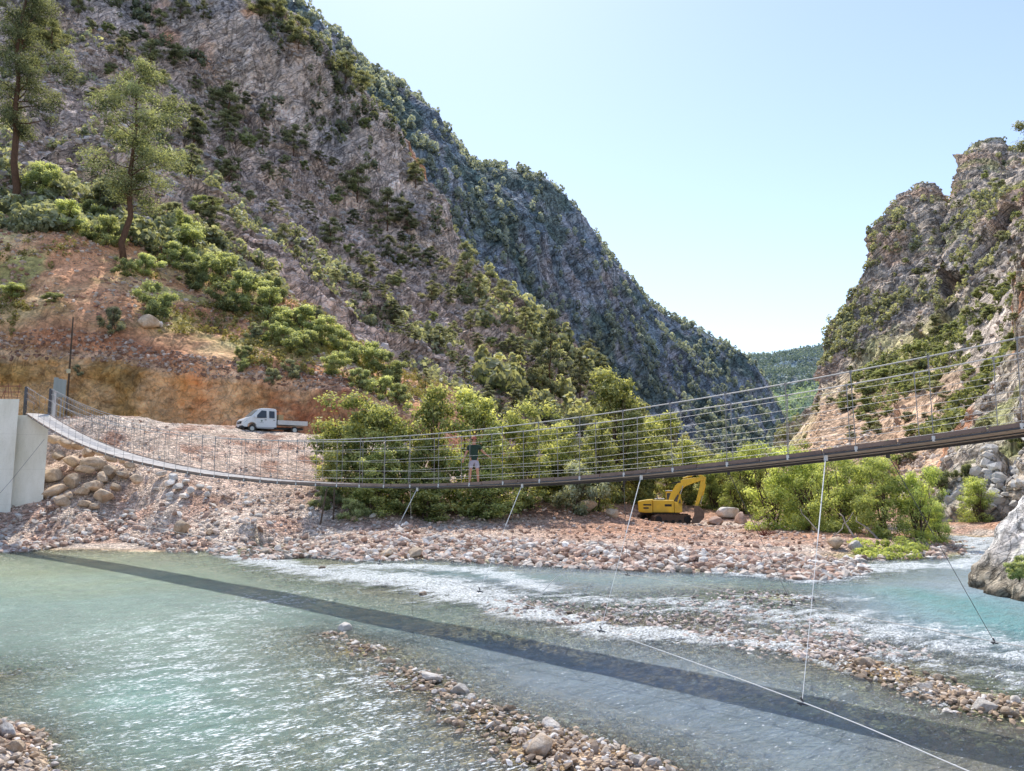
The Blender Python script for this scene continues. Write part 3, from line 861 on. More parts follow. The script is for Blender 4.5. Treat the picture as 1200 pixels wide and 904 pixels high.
n1 = fbm(EV / 4, 5, 411) * .5 + .5; n2 = fbm(EV / 12, 4, 415) * .5 + .5
c = mixc(np.array([.48, .45, .40]), np.array([.32, .29, .26]), sstep(.4, .65, n1)); c = mixc(c, np.array([.24, .27, .10]), sstep(.52, .66, n2) * .75)
c = mixc(c, np.array([.42, .22, .13]), sstep(.45, .6, fbm(EV / 7, 3, 417) * .5 + .5) * sstep(.6, .7, V2) * .85)
em = mesh_np('bank rock', EV.reshape(-1, 3), grid_faces(NU, NV), soft(c * 1.85 * np.array([1.09, 1., .90]), .86).reshape(-1, 3), False)
link('rocky_slope', em, M_ROCK_R, kind='structure')
register(EV)

# ================================================================== BIG ROCK at the water's edge on the right
def ico(sub):
    bm = bmesh.new(); bmesh.ops.create_icosphere(bm, subdivisions=sub, radius=1.0)
    V = np.array([v.co[:] for v in bm.verts]); F = np.array([[v.index for v in f.verts] for f in bm.faces]); bm.free()
    return V, F
V, F = ico(7)
base = P(1262, 640, 27.5)
ctr = np.array([22.0, 28.6, -.4])
sc_ = np.array([4.3, 4.6, 5.6])
Q = V * sc_
Q[:, 0] += np.clip(Q[:, 2], 0, 9) * .50          # leans away to the right
lay = np.stack([Q[:, 0] * .8 - Q[:, 2] * .6, Q[:, 1], (Q[:, 0] * .6 + Q[:, 2] * .8) * .5], -1)
lay = lay * 1.
d = ridged(lay / 3.2, 4, 501) * .65 + ridged(lay * np.array([1, .6, 1.6]) / 1.1, 4, 503) * .28 + ridged(Q / .5, 4, 505) * .09 + (worley(Q / 1.3, 51)[1] - .3) * .35 * sstep(1.8, .4, Q[:, 2])
Q = Q + V * d[:, None]
n1 = fbm(Q / 1.2, 5, 511) * .5 + .5; n2 = fbm(Q / 2.5, 4, 515) * .5 + .5
c = mixc(np.array([.58, .54, .50]), np.array([.40, .36, .33]), sstep(.42, .66, n1))
c = mixc(c, np.array([.16, .14, .12]), sstep(.1, -.5, ridged(lay * np.array([1, .6, 1.6]) / 1.1, 4, 503)) * .8)
c = mixc(c, np.array([.26, .20, .12]), sstep(2.8, 1.2, Q[:, 2] + n2) * .75)
c = mixc(c, np.array([.20, .24, .08]), sstep(.56, .68, n2) * sstep(3.2, 2., Q[:, 2]) * .6)
c = np.clip(mixc(c * 1.45, np.array([.06, .05, .035]), sstep(.35, .05, Q[:, 2] + ctr[2]) * .8), 0, .85)
rm = mesh_np('river rock', Q + ctr, F, c, True)
M_ROCK_N = m_rock('near rock', 2.2, var=.3, bumpd=.12, big=.5)
o = link('rock_outcrop', rm, M_ROCK_N)
tag(o, 'huge pale grey rock leaning out of the turquoise water at the right bank', 'rock')
register(Q + ctr)
# ================================================================== SUSPENSION BRIDGE
def Yn(px): return 1.0 / (.01786 + 5.0e-5 * (px - 30))
def edge_pt(px, py):
    u, a, b = ray(px, py); return P(px, py, Yn(px))
_pts = [(30,484),(56.6,501),(88.5,516),(127,532),(159,541),(219,551.5),(287,561),(350,566),(427,569),(479,569.3),(567,565.8),(600,563.8),(637,561),(673,558),(716,556),
        (760,552.5),(808,546.6),(862,539.8),(1004,524),(1052,517.4),(1080,514),(1127,508),(1177,500),(1199,496.5)]
BA = edge_pt(30, 484); BB = edge_pt(1199, 496.5)
bu = (BB - BA)[:2]; L0 = float(np.hypot(*bu)); bu = bu / L0
bn = np.array([-bu[1], bu[0]])            # towards the far side
if bn[1] < 0: bn = -bn
_s, _z = [], []
for a in _pts:
    q = edge_pt(*a); _s.append(float((q[:2] - BA[:2]) @ bu)); _z.append(q[2])
_s += [L0 + 4.5, L0 + 9.]; _z += [_z[-1] + .62, _z[-1] + 1.35]
BS, BZ = np.array(_s), np.array(_z)
_k = np.polynomial.Polynomial.fit(BS, BZ, 7)
def deck_z(s): return float(_k(s))
LB = L0 + 9.0
BW = 1.5
def bp(s, w=0., h=0.):
    """point on the bridge: s along, w from the near edge to the far edge, h above the deck"""
    q = BA[:2] + bu * s + bn * w
    return Vector((q[0], q[1], deck_z(s) + h))
def rail_h(s): return 1.87 - .33 * min(1, s / 49) - .07 * max(0, min(1, (s - 49) / 12))

M_STEEL = m_paint('galvanised steel', (.30, .28, .27), .45, .3, .4, 8)
M_WIRE = m_paint('wire rope', (.52, .50, .48), .5, .2, .3, 20)
M_DARKSTEEL = m_paint('dark steel', (.10, .10, .11), .5, .4, .4, 6)
M_WHITE = m_paint('white painted metal', (.78, .77, .74), .5, 0, .25, 5)
M_BOARD = m_paint('red brown side board', (.32, .225, .18), .8, 0, .7, 1.2, (.10, .065, .055), .02)
M_UNDER = m_paint('weathered plank underside', (.50, .39, .32), .85, 0, .5, 2.0, (.26, .20, .16), .02)
tb = NT('bleached deck planks'); v = tb.coord(True)
n_ = tb.noise(v, 3, 6, .7); rn = tb.attr('tone').outputs['Fac']
colp = tb.mix(tb.map(n_, .3, .7), (.70, .66, .62), (.50, .46, .43))
colp = tb.mix(tb.map(rn, 0, 1, 0, .45), colp, (.36, .31, .28))
M_DECK = tb.done(tb.pbr(colp, .8, 0, tb.bump(tb.noise(v, 30, 3), .5, .01), .2))

bridge = thing('suspension_bridge', 'long sagging footbridge of planks and wire ropes crossing over the river', 'bridge')
# walking planks, across the bridge
V_, F_, T_ = [], [], []
s = 0.0
rr = random.Random(3)
while s < LB - .16:
    l = .17
    a = bp(s + .008, .04); b = bp(s + .008, BW - .04); c = bp(s + l - .008, BW - .04); d = bp(s + l - .008, .04)
    i = len(V_)
    jz = rr.uniform(-.006, .006)
    for q in (a, b, c, d): V_.append((q.x, q.y, q.z - .045 + jz))
    for q in (a, b, c, d): V_.append((q.x, q.y, q.z + jz))
    F_ += [(i, i+3, i+2, i+1), (i+4, i+5, i+6, i+7), (i, i+1, i+5, i+4), (i+1, i+2, i+6, i+5), (i+2, i+3, i+7, i+6), (i+3, i, i+4, i+7)]
    T_ += [rr.random()] * 8
    s += l
dk = link('deck', mesh_np('deck', V_, F_, None, False, {'tone': np.array(T_)}), M_DECK, bridge)
# cross boards and bearers below, side boards along both edges
def strip(s0, s1, w0, w1, h0, h1, m):
    n = max(2, int((s1 - s0) / .6) + 1)
    secs = []
    for i in range(n):
        s = s0 + (s1 - s0) * i / (n - 1)
        secs.append([bp(s, w0, h0), bp(s, w1, h0), bp(s, w1, h1), bp(s, w0, h1)])
    m.loft(secs)
m = MB()
s = .1
while s < LB - .3:
    strip(s, s + .24, .05, BW - .05, -.085, -.0475, m); s += .262
m.build('underside_boards', M_UNDER, bridge)
m = MB()
for w_ in (BW / 2, BW - .10):
    strip(0, LB, w_ - .03, w_ + .03, -.135 if w_ > 1 else -.11, -.088, m)
m.build('bearer', M_DARKSTEEL, bridge)
for w0, w1 in ((-.03, .02), (BW - .02, BW + .03)):
    m = MB(); s = .0; k = 0
    while s < LB - 1.:
        ln = 1.42 + .1 * math.sin(k * 2.3)
        hj = .008 * math.sin(k * 1.7)
        if s > 19 or w0 > 1:
            strip(s + .02, min(s + ln, LB) - .02, w0, w1, -.045 + hj, .032 + hj, m)
        else:
            strip(s + .02, min(s + ln, LB) - .02, w0, w1, -.05 + hj, .006 + hj, m)
        s += ln; k += 1
    m.build('side_board', M_BOARD, bridge)
def cable(name, w, hf, r, mat, n=90, s0=0., s1=None, sides=8):
    s1 = LB if s1 is None else s1
    m = MB(); m.tube([bp(s0 + (s1 - s0) * i / n, w, hf(s0 + (s1 - s0) * i / n)) for i in range(n + 1)], r, sides)
    return m.build(name, mat, bridge, smooth=True)
for w_ in (-.04, BW + .04):
    cable('handrail_cable', w_, rail_h, .0135, M_WIRE)
    cable('bearing_cable', w_, lambda s: -.075, .016, M_DARKSTEEL)
    for fr_ in (.13, .30, .52, .76):
        cable('wire_rope', w_, lambda s, f=fr_: rail_h(s) * f + .015 * math.sin(s * .9 + f * 9), .0045, M_WIRE, 110, sides=5)
# hangers: 50 on each side, each with its clamps
NH = 50
for side, w_ in ((0, -.04), (1, BW + .04)):
    for i in range(NH):
        s = .7 + (LB - 1.4) * (i + (.5 if side else 0)) / NH
        lean = .03 * math.sin(i * 1.9 + side)
        p0 = bp(s, w_, -.1); p1 = bp(s + lean, w_, rail_h(s))
        m = MB(); m.tube([p0, p1], .0085, 6)
        hg = m.build('hanger', M_STEEL, bridge)
        m = MB(); m.box(-.022, .022, -.022, .022, -.045, .055, Matrix.Translation(p0 + Vector((0, 0, .05))))
        m.build('clamp', M_WHITE, hg)
        m = MB(); m.box(-.020, .020, -.020, .020, -.035, .025, Matrix.Translation(p1))
        m.box(-.010, .010, -.010, .010, -.20, -.035, Matrix.Translation(p1))
        m.build('clamp', M_STEEL, hg)
# gate frames on the left end
for w_ in (-.05, BW + .05):
    q = bp(-.05, w_)
    m = MB(); m.box(-.09, .09, -.09, .09, -.6, rail_h(0) + .05, Matrix.Translation(q)); m.build('end_post', M_DARKSTEEL, bridge, .01)
    m = MB()
    for f in (.55, .78, 1.0):
        m.tube([bp(s_ * .6, w_ + .0, rail_h(0) * f + .045) for s_ in range(0, 25 if w_ > 0 else 5)], .022, 6)
    n_b = 40 if w_ > 0 else 8
    for i in range(n_b):
        s = .3 + i * .36; m.tube([bp(s, w_, rail_h(s) * .55), bp(s, w_, rail_h(s))], .013, 5)
    m.build('railing', m_paint('primer red rail', (.26, .20, .18), .6, .1, .4, 4) if w_ < 0 else M_STEEL, bridge)
q = bp(-.35, BW + .30)
m = MB(); m.box(-.17, .17, -.17, .17, -.3, 1.62, Matrix.Translation(q)); m.box(-.2, .2, -.2, .2, 1.62, 1.70, Matrix.Translation(q))
m.build('white_post', M_WHITE, bridge, .015)

# storm cables either side below the deck, tie rods up to the deck
def sm(pts, n=8):
    pts = [Vector(p) for p in pts]; out = []
    e = [pts[0] * 2 - pts[1]] + pts + [pts[-1] * 2 - pts[-2]]
    for i in range(1, len(e) - 2):
        for k in range(n):
            t_ = k / n
            a, b, c, d = e[i - 1], e[i], e[i + 1], e[i + 2]
            out.append(.5 * ((2 * b) + (c - a) * t_ + (2 * a - 5 * b + 4 * c - d) * t_ * t_ + (3 * b - a - 3 * c + d) * t_ ** 3))
    return out + [pts[-1]]
near = [P(72, 594, 54.), P(150, 612, 46.), P(260, 634, 37.), P(350, 648, 31.), P(445, 660, 23.2), P(562, 692, 18.9), P(704, 738, 15.5), P(940, 823, 11.4), P(1135, 904, 9.1), P(1450, 1040, 6.8)]
far = [P(330, 606, 56.), P(423, 627, 44.), P(482, 634, 38.), P(600, 652, 32.), P(735, 673, 24.5), P(928, 708, 20.4), P(1165, 752, 16.4), P(1300, 772, 14.6), P(1600, 800, 12.)]
m = MB(); m.tube(sm(near), .0080, 6); m.build('storm_cable', M_WHITE, bridge, smooth=True)
m = MB(); m.tube(sm(far), .009, 6); m.build('storm_cable', M_WIRE, bridge, smooth=True)
def s_at(px, py=None):
    u = (px - 600) / 900.
    # station where the near edge is seen at px
    Y_ = Yn(px); q = P(px, 560, Y_); return float((q[:2] - BA[:2]) @ bu)
for px_, node, w_, mat_ in ((490, near[4], .0, M_WHITE), (612, near[5], 0., M_WHITE), (751, near[6], 0., M_WHITE), (968, near[7], 0., M_WHITE),
                      (441, far[2], BW, M_STEEL), (690, far[4], BW, M_DARKSTEEL), (815, far[5], BW, M_DARKSTEEL), (1010, far[6], BW, M_DARKSTEEL), (560, far[3], BW, M_DARKSTEEL)):
    top = bp(s_at(px_), w_, -.12); node = Vector(node)
    m = MB()
    mid = top.lerp(node, .42)
    m.tube([top, mid], .0105 if w_ == 0 else .008, 6); m.tube([mid, node], .0055, 6)
    m.box(-.03, .03, -.03, .03, -.08, .05, Matrix.Translation(top))
    r_ = m.build('tie_rod', mat_, bridge)
    m = MB(); m.tube([node + Vector((-.02, 0, .07)), node + Vector((.015, 0, .0)), node + Vector((-.03, 0, -.05))], .016, 6); m.tube([node + Vector((-.07, 0, -.015)), node + Vector((.09, .02, -.045))], .014, 6)
    m.build('clamp', M_DARKSTEEL, r_)
# loose cable looped above the water
m = MB(); m.tube(sm([P(632, 699, 24.5), P(645, 684, 24.5), P(658, 673, 24.5), P(666, 680, 24.5)]), .012, 6)
o = m.build('cable_end', M_WHITE); tag(o, 'bent white cable end sticking out of the river below the bridge', 'cable')

# ---------------------------------------------------------------- concrete abutments
t = NT('pale concrete'); v = t.coord()
n1_ = t.noise(t.scale(v, (1, 1, .3)), 1.4, 6, .65); n2_ = t.noise(v, 12, 5, .7)
zz = t.n('ShaderNodeSeparateXYZ'); t.set(zz.inputs[0], v)
col = t.mix(t.map(n1_, .38, .68), (.90, .87, .76), (.76, .73, .61))
col = t.mix(t.map(n2_, .55, .75, 0, .3), col, (.35, .33, .27))
jn = t.math('PINGPONG', zz.outputs[2], 1.25)
col = t.mix(t.map(jn, 0, .02, .25, 0), col, (.3, .28, .22))
M_CONC = t.done(t.pbr(col, .85, 0, t.bump(n2_, .3, .02), .2))
def prism_z(name, poly, z0, z1, mat, parent=None, bevel=.03):
    m = MB(); m.loft([[Vector((x, y, z0)) for x, y in poly], [Vector((x, y, z1)) for x, y in poly]])
    return m.build(name, mat, parent, bevel)
ab = thing('bridge_abutment', 'tall pale concrete abutment holding the left end of the footbridge', 'abutment', (0, 0, 0))
def pl(px, Y): return ((px - 600) / 900 * Y / 1.0 * 1.0, Y)
def plx(px, py, Y): q = P(px, py, Y); return (q[0], q[1])
a1 = plx(10, 540, 55.2); a2 = plx(54, 540, 56.0)
prism_z('bearing_block', [a1, a2, (a2[0] * 1.075, a2[1] + 3.4), (a1[0] * 1.07, a1[1] + 3.6)], 1.6, bp(0, 0)[2] - .22, M_CONC, ab)
b1 = plx(-120, 520, 54.0); b2 = plx(18.6, 520, 54.9)
prism_z('wing_wall', [b1, b2, (b2[0] * 1.068, b2[1] + 3.5), (b1[0] * 1.06, b1[1] + 3.5)], 1.6, P(10, 468, 54.9)[2], M_CONC, ab)
rq = bp(LB - .1, BW / 2)
ab2 = thing('bridge_abutment', 'concrete abutment on the near bank carrying the right end of the footbridge', 'abutment')
c0 = bp(LB - .2, -.6); c1 = bp(LB - .2, BW + .6); c2 = bp(LB + 3, BW + .6); c3 = bp(LB + 3, -.6)
prism_z('bearing_block', [(c0.x, c0.y), (c1.x, c1.y), (c2.x, c2.y), (c3.x, c3.y)], .5, deck_z(LB) - .2, M_CONC, ab2)
for w_ in (-.1, BW + .1):
    q = bp(LB + .3, w_); m = MB(); m.box(-.12, .12, -.12, .12, -.2, 1.9, Matrix.Translation(q)); m.build('end_post', M_DARKSTEEL, ab2, .01)
# thin stay wires on the concrete
for (pa, pb, lb) in (((P(52, 515, 55.6), P(-30, 612, 52.5)), None, 'thin steel cable running down across the face of the left concrete abutment'),
                 ((P(86, 578, 55), P(-20, 622, 50.5)), None, 'thin steel cable from the piled boulders down to the left shore gravel')):
    m = MB(); m.tube([Vector(pa[0]), Vector((pa[0] + pa[1]) / 2 + np.array([0, 0, -.15])), Vector(pa[1])], .014, 6)
    o = m.build('stay_cable', M_STEEL); tag(o, lb, 'cable')

# rusty reinforcement cage on the wing wall
rc = thing('rebar_cage', 'rusty reinforcement bars standing on top of the left concrete wall', 'rebar')
M_RUST = m_paint('rusty steel', (.30, .11, .07), .8, .1, .6, 5, (.13, .05, .04))
ztop = P(10, 468, 54.9)[2]
m = MB()
for k in range(26):
    x = P(-110 + k * 5.0, 460, 55.6)[0]; 
    m.tube([(x, 56.1, ztop - .05), (x + rr.uniform(-.35, .35), 56.1 + rr.uniform(-.3, .3), ztop + rr.uniform(.8, 1.35))], .02, 5)
m.build('bars', M_RUST, rc)
m = MB()
for k in range(6):
    x0 = P(-110, 460, 55.6)[0]; x1 = P(19, 460, 55.6)[0]; zz_ = ztop + .15 + k * .2
    m.tube([(x0, 56.1, zz_), ((x0 + x1) / 2, 56.05, zz_ - .1 + rr.uniform(0, .2)), (x1, 56.15, zz_ + rr.uniform(-.15, .15))], .017, 5)
m.build('bars', M_RUST, rc)

# pole and grey cabinets behind the bridge end
pz = float(ground_z(P(77, 480, 69)[0], 69.)) - .3
px_ = P(78, 480, 69)
up = thing('utility_pole', 'thin weathered pole beside the grey metal cabinets behind the left bridge end', 'pole', (px_[0], 69, pz))
top = P(79, 372, 69)[2] - pz
m = MB(); m.tube([(0, 0, 0), (0, 0, top)], [.10, .065], 8); m.build('pole', m_bark('pole wood', (.13, .09, .06), (.07, .05, .035)), up, smooth=True)
m = MB(); m.box(-.18, .18, -.16, -.08, top - 2.9 - 2.3, top - 2.9 - 1.9, None); m.build('meter_box', m_paint('cream box', (.55, .48, .30), .6), up, .01)
for i, (cx, hh_, lb) in enumerate(((64.5, 1.75, 'left of the three narrow grey metal cabinets behind the bridge end'), (69.5, 1.62, 'middle one of the three narrow grey metal cabinets behind the bridge end'), (74., 1.55, 'right of the three narrow grey metal cabinets behind the bridge end'))):
    q = P(cx, 466, 66.5); g0 = float(ground_z(q[0], 66.5))
    cab_ = thing('metal_cabinet', lb, 'cabinet', (q[0], 66.5, g0 - .1), .25, 'grey metal cabinets')
    zb = q[2] - g0 + .1
    m = MB()
    for sx_ in (-.12, .12): m.box(sx_ - .025, sx_ + .025, -.025, .025, 0, zb + .05)
    m.build('post', M_STEEL, cab_)
    m = MB(); m.box(-.17, .17, -.1, .1, zb, zb + hh_); m.build('housing', m_paint('grey cabinet paint', (.30, .33, .32), .5), cab_, .012)

# wooden props below the sagging middle
M_WOOD = m_bark('prop wood', (.17, .12, .09), (.08, .06, .045))
for (x0, y0, x1, y1, Y_, lb) in ((383, 572, 378, 612, 37.2, 'tall thin wooden prop under the bridge, left of two'), (392, 572, 388, 606, 38.4, 'thin wooden prop under the bridge, right of two')):
    b = place(x1, y1, 4); a = P(x0, y0 + 1, b[1] + .3); b = b - np.array([0, 0, .2])
    m = MB(); m.tube([Vector(a), Vector(b)], [.05, .07], 8); o = m.build('prop', M_WOOD); tag(o, lb, 'prop', 'wooden props under the bridge')

# ================================================================== ROCKS
def rock_mesh(name, seed, sub=4, flat=.75, cuts=13, rough=.07):
    V, F = ico(sub)
    r = np.random.default_rng(seed)
    for k in range(cuts):                         # planar cuts give the broken faces
        n = r.normal(size=3); n /= np.linalg.norm(n); o_ = r.uniform(.48, .82)
        d = V @ n; over = np.clip(d - o_, 0, None)
        V = V - n * over[:, None] * .88
    V = V * np.array([1, r.uniform(.7, .95), flat * r.uniform(.8, 1.1)])
    V = V + V * (fbm(V * 1.7 + seed, 4, seed) * .12 + ridged(V * 4 + seed, 3, seed + 5) * rough)[:, None]
    return mesh_np(name, V, F, None, sub > 3)
M_BOULDER = m_stone('tan boulder', (.72, .56, .40), (.46, .32, .21), 1.3)
M_PALE = m_stone('pale limestone', (.82, .77, .71), (.62, .54, .46), 1.6)
M_WET = m_stone('river stone', (.66, .55, .44), (.40, .28, .18), 1.8, .6, .22)
M_REDST = m_stone('reddish stone', (.60, .42, .33), (.42, .26, .19), 1.8)
RV = {}
for nm, mt in (('tan', M_BOULDER), ('pale', M_PALE), ('wet', M_WET), ('red', M_REDST)):
    RV[nm] = []
    for k in range(5):
        me = rock_mesh('rock', 40 + k * 7 + len(nm), 4, .72); me.materials.append(mt); RV[nm].append(me)
def rock(kind, loc, size, label, group, sq=(1, 1, 1), name='rock', sink=.25, cat='rock'):
    me = rr.choice(RV[kind])
    o = bpy.data.objects.new(name, me); COL.objects.link(o)
    o.location = (loc[0], loc[1], loc[2] + size * sq[2] * (.5 - sink) * .9)
    o.scale = (size * sq[0] * .5 * rr.uniform(.9, 1.15), size * sq[1] * .5 * rr.uniform(.85, 1.1), size * sq[2] * .5 * rr.uniform(.9, 1.1))
    o.rotation_euler = (rr.uniform(-.35, .35), rr.uniform(-.35, .35), rr.uniform(0, 6.28))
    return tag(o, label, cat, group)
def rock_px(kind, px, py, wpx, label, group, name='rock', sink=.25, q=None, **k):
    q = place(px, py, 4, 9) if q is None else q
    if q is None: q = G(px, py, 0.)
    d = q[1]; return rock(kind, q, wpx / 900 * d * 1.05, label, group, name=name, sink=sink, **k)
ordn = ['first', 'second', 'third', 'fourth', 'fifth', 'sixth', 'seventh', 'eighth', 'ninth', 'tenth', 'eleventh', 'twelfth', 'thirteenth', 'fourteenth', 'fifteenth', 'sixteenth', 'seventeenth', 'eighteenth', 'nineteenth', 'twentieth']
# riprap beside the abutment
rip = [(62,575,26),(70,588,20),(58,556,28),(84,562,24),(94,575,18),(66,535,20),(82,540,24),(98,550,20),(110,545,26),(105,570,22),(120,580,24),(118,560,18),(128,552,22),(60,515,18),(74,520,20),
       (88,522,16),(100,530,18),(114,530,16),(128,537,14),(140,556,16),(132,570,14),(78,580,14),(150,545,13),(142,538,12),(96,590,14),(112,518,12),(64,500,12),(84,508,12),(158,560,15),(110,592,12)]
rows_ = {'top': [], 'upper': [], 'middle': [], 'bottom': []}
for r_ in rip:
    rows_['top' if r_[1] < 525 else 'upper' if r_[1] < 548 else 'middle' if r_[1] < 570 else 'bottom'].append(r_)
for kk, ls in rows_.items():
    ls.sort()
    for i, (a, b, w_) in enumerate(ls):
        Yr = 55.5 + (592 - b) / 92. * 7.5
        q = P(a, b, Yr)
        rock('tan', (q[0] * .992, q[1] - .15, q[2] - w_ * .028), w_ / 900 * Yr * 1.2, 'brown boulder, %s from the left in the %s row of the pile beside the abutment' % (ordn[i], kk), 'boulders piled beside the abutment', name='boulder', sink=.1, sq=(1, .9, .95), cat='boulder')
# pale rock pile
for i, (a, b, w_) in enumerate([(185,557,14),(195,568,15),(205,560,14),(210,572,16),(220,565,13),(225,577,15),(232,570,12),(196,580,12),(214,583,12),(240,580,11),(184,572,9),(245,572,9),(205,548,9),(222,552,8)]):
    rock_px('pale', a, b, w_, 'white rock in the small heap of pale rocks below the deck', 'heap of pale rocks on the slope', sink=.15)
# named rocks standing in and beside the river
spec = [('wet',308,648,20,'dark brown boulder at the tip of the left shore, in white water'),('wet',322,655,10,'small brown rock touching the shore-tip boulder on its right'),('tan',210,622,24,'broad reddish boulder on the left shore gravel'),
 ('tan',243,622,12,'light boulder right of the broad reddish shore boulder'),('wet',374,664,10,'small dark rock in the white rapids below the shore tip'),('wet',438,683,13,'brown rock left of two at the edge of the white rapids'),('wet',452,684,12,'brown rock right of two at the edge of the white rapids'),
 ('wet',493,696,12,'flat dark rock at the foot of the white rapids'),('pale',382,739,18,'flat pale rock at the upper end of the midstream bar'),('pale',406,742,26,'big white rock at the upper end of the midstream bar'),
 ('pale',508,797,26,'pale flat-topped rock midway along the midstream bar'),('pale',541,812,26,'white rock with a dark foot midway along the bar'),('tan',527,818,14,'brown rock leaning on the white rock of the bar'),('pale',555,820,18,'low white rock right of the dark-footed one'),
 ('wet',632,880,40,'large orange-stained rock near the lower end of the bar'),('pale',640,857,24,'pale rock above the large orange-stained rock'),('pale',655,862,14,'small grey rock beside the pale rock of the bar'),('pale',606,860,18,'flat cream rock left of the orange-stained rock'),
 ('pale',745,893,20,'pale rock left of two at the lower end of the bar'),('pale',764,896,18,'pale rock right of two at the lower end of the bar'),('wet',596,832,20,'amber rock awash in the middle of the bar'),
 ('wet',625,711,15,'brown rock standing in the upper rapids under the bridge'),('wet',663,717,9,'small dark rock right of the brown rock in the rapids'),('wet',596,703,9,'rounded rock left of the brown rock in the rapids'),
 ('pale',990,818,24,'flat white stone alone in the smooth shadowed water'),('wet',1013,778,26,'dark cracked rock in the foaming water on the right'),('pale',1080,812,24,'white angular rock at the start of the right gravel bar'),('pale',1150,828,26,'white rock in the middle of the right gravel bar'),
 ('pale',1110,838,20,'low pale rock on the right gravel bar'),('wet',1185,838,22,'brown rock at the frame end of the right gravel bar'),('pale',1195,822,18,'white rock at the frame edge on the right bar'),('wet',1100,797,16,'brown stone above the right gravel bar'),
 ('pale',8,858,26,'white boulder on the near left shore'),('tan',20,880,22,'brown rock below the white boulder on the near left shore'),('wet',62,846,12,'orange stone at the near left water edge'),('pale',10,893,24,'pale rock in the bottom left corner'),
 ('tan',455,650,16,'brown boulder left of the wide one on the far shore'),('tan',487,652,22,'brown boulder on the far gravel shore, above the rapids'),('pale',555,645,14,'pale boulder on the far shore below the bushes'),('pale',720,655,16,'large white block on the far shore gravel'),
 ('tan',982,640,24,'brown boulder left of two at the far shore by the thicket'),('pale',1002,641,18,'pale boulder right of two at the far shore by the thicket'),('tan',620,590,18,'red boulder on the earth mound under the bridge'),
 ('tan',690,598,30,'wide ochre boulder behind the gravel, left of the digger'),('tan',720,603,18,'smaller ochre boulder beside the wide one'),('pale',853,603,30,'grey broken boulder right of the digger bucket'),('red',838,611,18,'dark red boulder right of the digger bucket'),('red',870,610,22,'reddish boulder at the foot of the bright thicket'),
 ('tan',178,382,24,'grey boulder on the red slope above the road cut'),('pale',190,380,12,'small pale rock touching the boulder on the red slope')]
for kd, a, b, w_, lb in spec:
    rock_px(kd, a, b, w_, lb, None, sink=.3 if kd != 'tan' else .2)
# further countable stones, look-alikes in groups
def scatter(n, kind, sampler, smin, smax, label, group, sink=.3):
    k = 0
    for _ in range(n * 6):
        if k >= n: break
        a, b = sampler()
        q = place(a, b, 4, 9)
        if q is None: continue
        w_ = smin + (smax - smin) * rr.random() ** 2.5
        rock_px(kind, a, b, w_, label, group, sink=sink, q=q, name='stone', cat='stone'); k += 1
def along(pts, wid):
    def f():
        i = rr.randrange(len(pts) - 1); t_ = rr.random()
        return (pts[i][0] + (pts[i+1][0] - pts[i][0]) * t_ + rr.gauss(0, wid[0]), pts[i][1] + (pts[i+1][1] - pts[i][1]) * t_ + rr.gauss(0, wid[1]))
    return f
bar = [(335,738),(380,740),(430,764),(500,797),(560,835),(640,872),(700,893),(770,905)]
scatter(26, 'wet', along(bar, (22, 8)), 7, 22, 'brown and amber stone awash on the midstream gravel bar', 'stones awash on the midstream bar', .48)
scatter(14, 'pale', along(bar, (14, 5)), 6, 16, 'small white stone showing above water on the midstream bar', 'white stones on the midstream bar', .35)
bar2 = [(836,744),(930,762),(1010,782),(1080,810),(1120,824),(1200,838)]
scatter(22, 'wet', along(bar2, (14, 5)), 7, 20, 'brown stone on the gravel bar at the right', 'stones on the right gravel bar', .42)
scatter(9, 'pale', along(bar2[2:], (10, 4)), 8, 20, 'white stone with foam round it on the right gravel bar', 'white stones on the right gravel bar', .35)
scatter(26, 'wet', lambda: (rr.uniform(690, 1080), rr.uniform(690, 735)), 4, 11, 'small stone breaking the shallow riffle behind the bridge ropes', 'stones in the far riffle', .38)
scatter(14, 'pale', lambda: (rr.uniform(740, 1100), rr.uniform(688, 740)), 4, 9, 'small pale stone in the shallow riffle behind the bridge ropes', 'pale stones in the far riffle', .35)
scatter(14, 'wet', along([(400,677),(480,690),(560,703),(640,722),(720,742)], (8, 4)), 4, 9, 'dark stone along the lower edge of the white rapids', 'stones along the rapids', .4)
scatter(20, 'tan', lambda: (rr.uniform(0, 60), rr.uniform(800, 904)), 5, 18, 'brown stone on the gravel in the bottom left corner', 'stones of the near left shore', .3)
scatter(36, 'pale', along([(380,640),(440,647),(520,650),(600,653),(680,658),(760,660),(850,662),(960,670)], (14, 4)), 5, 12, 'pale stone along the water line of the far gravel shore', 'pale stones on the far shore', .3)
scatter(28, 'red', along([(280,600),(350,615),(430,630),(520,640),(640,640),(760,642),(860,645),(960,648)], (22, 8)), 5, 12, 'reddish stone on the far gravel shore', 'reddish stones on the far shore', .3)
scatter(14, 'pale', along([(0,615),(60,618),(130,615),(220,622)], (14, 7)), 4, 12, 'pale stone on the left shore before the abutment', 'stones on the left shore', .3)
scatter(12, 'red', along([(0,630),(60,626),(130,622),(220,630)], (14, 4)), 5, 14, 'pinkish stone on the left shore before the abutment', 'pinkish stones on the left shore', .3)
scatter(24, 'pale', lambda: (rr.uniform(160, 400), rr.uniform(520, 625)), 2.5, 7, 'loose pale stone on the earth slope below the truck', 'loose stones on the slope', .3)
scatter(10, 'tan', lambda: (rr.uniform(0, 330), rr.uniform(330, 440)), 4, 10, 'rock lying on the red slope above the road cut', 'rocks on the red slope', .3)

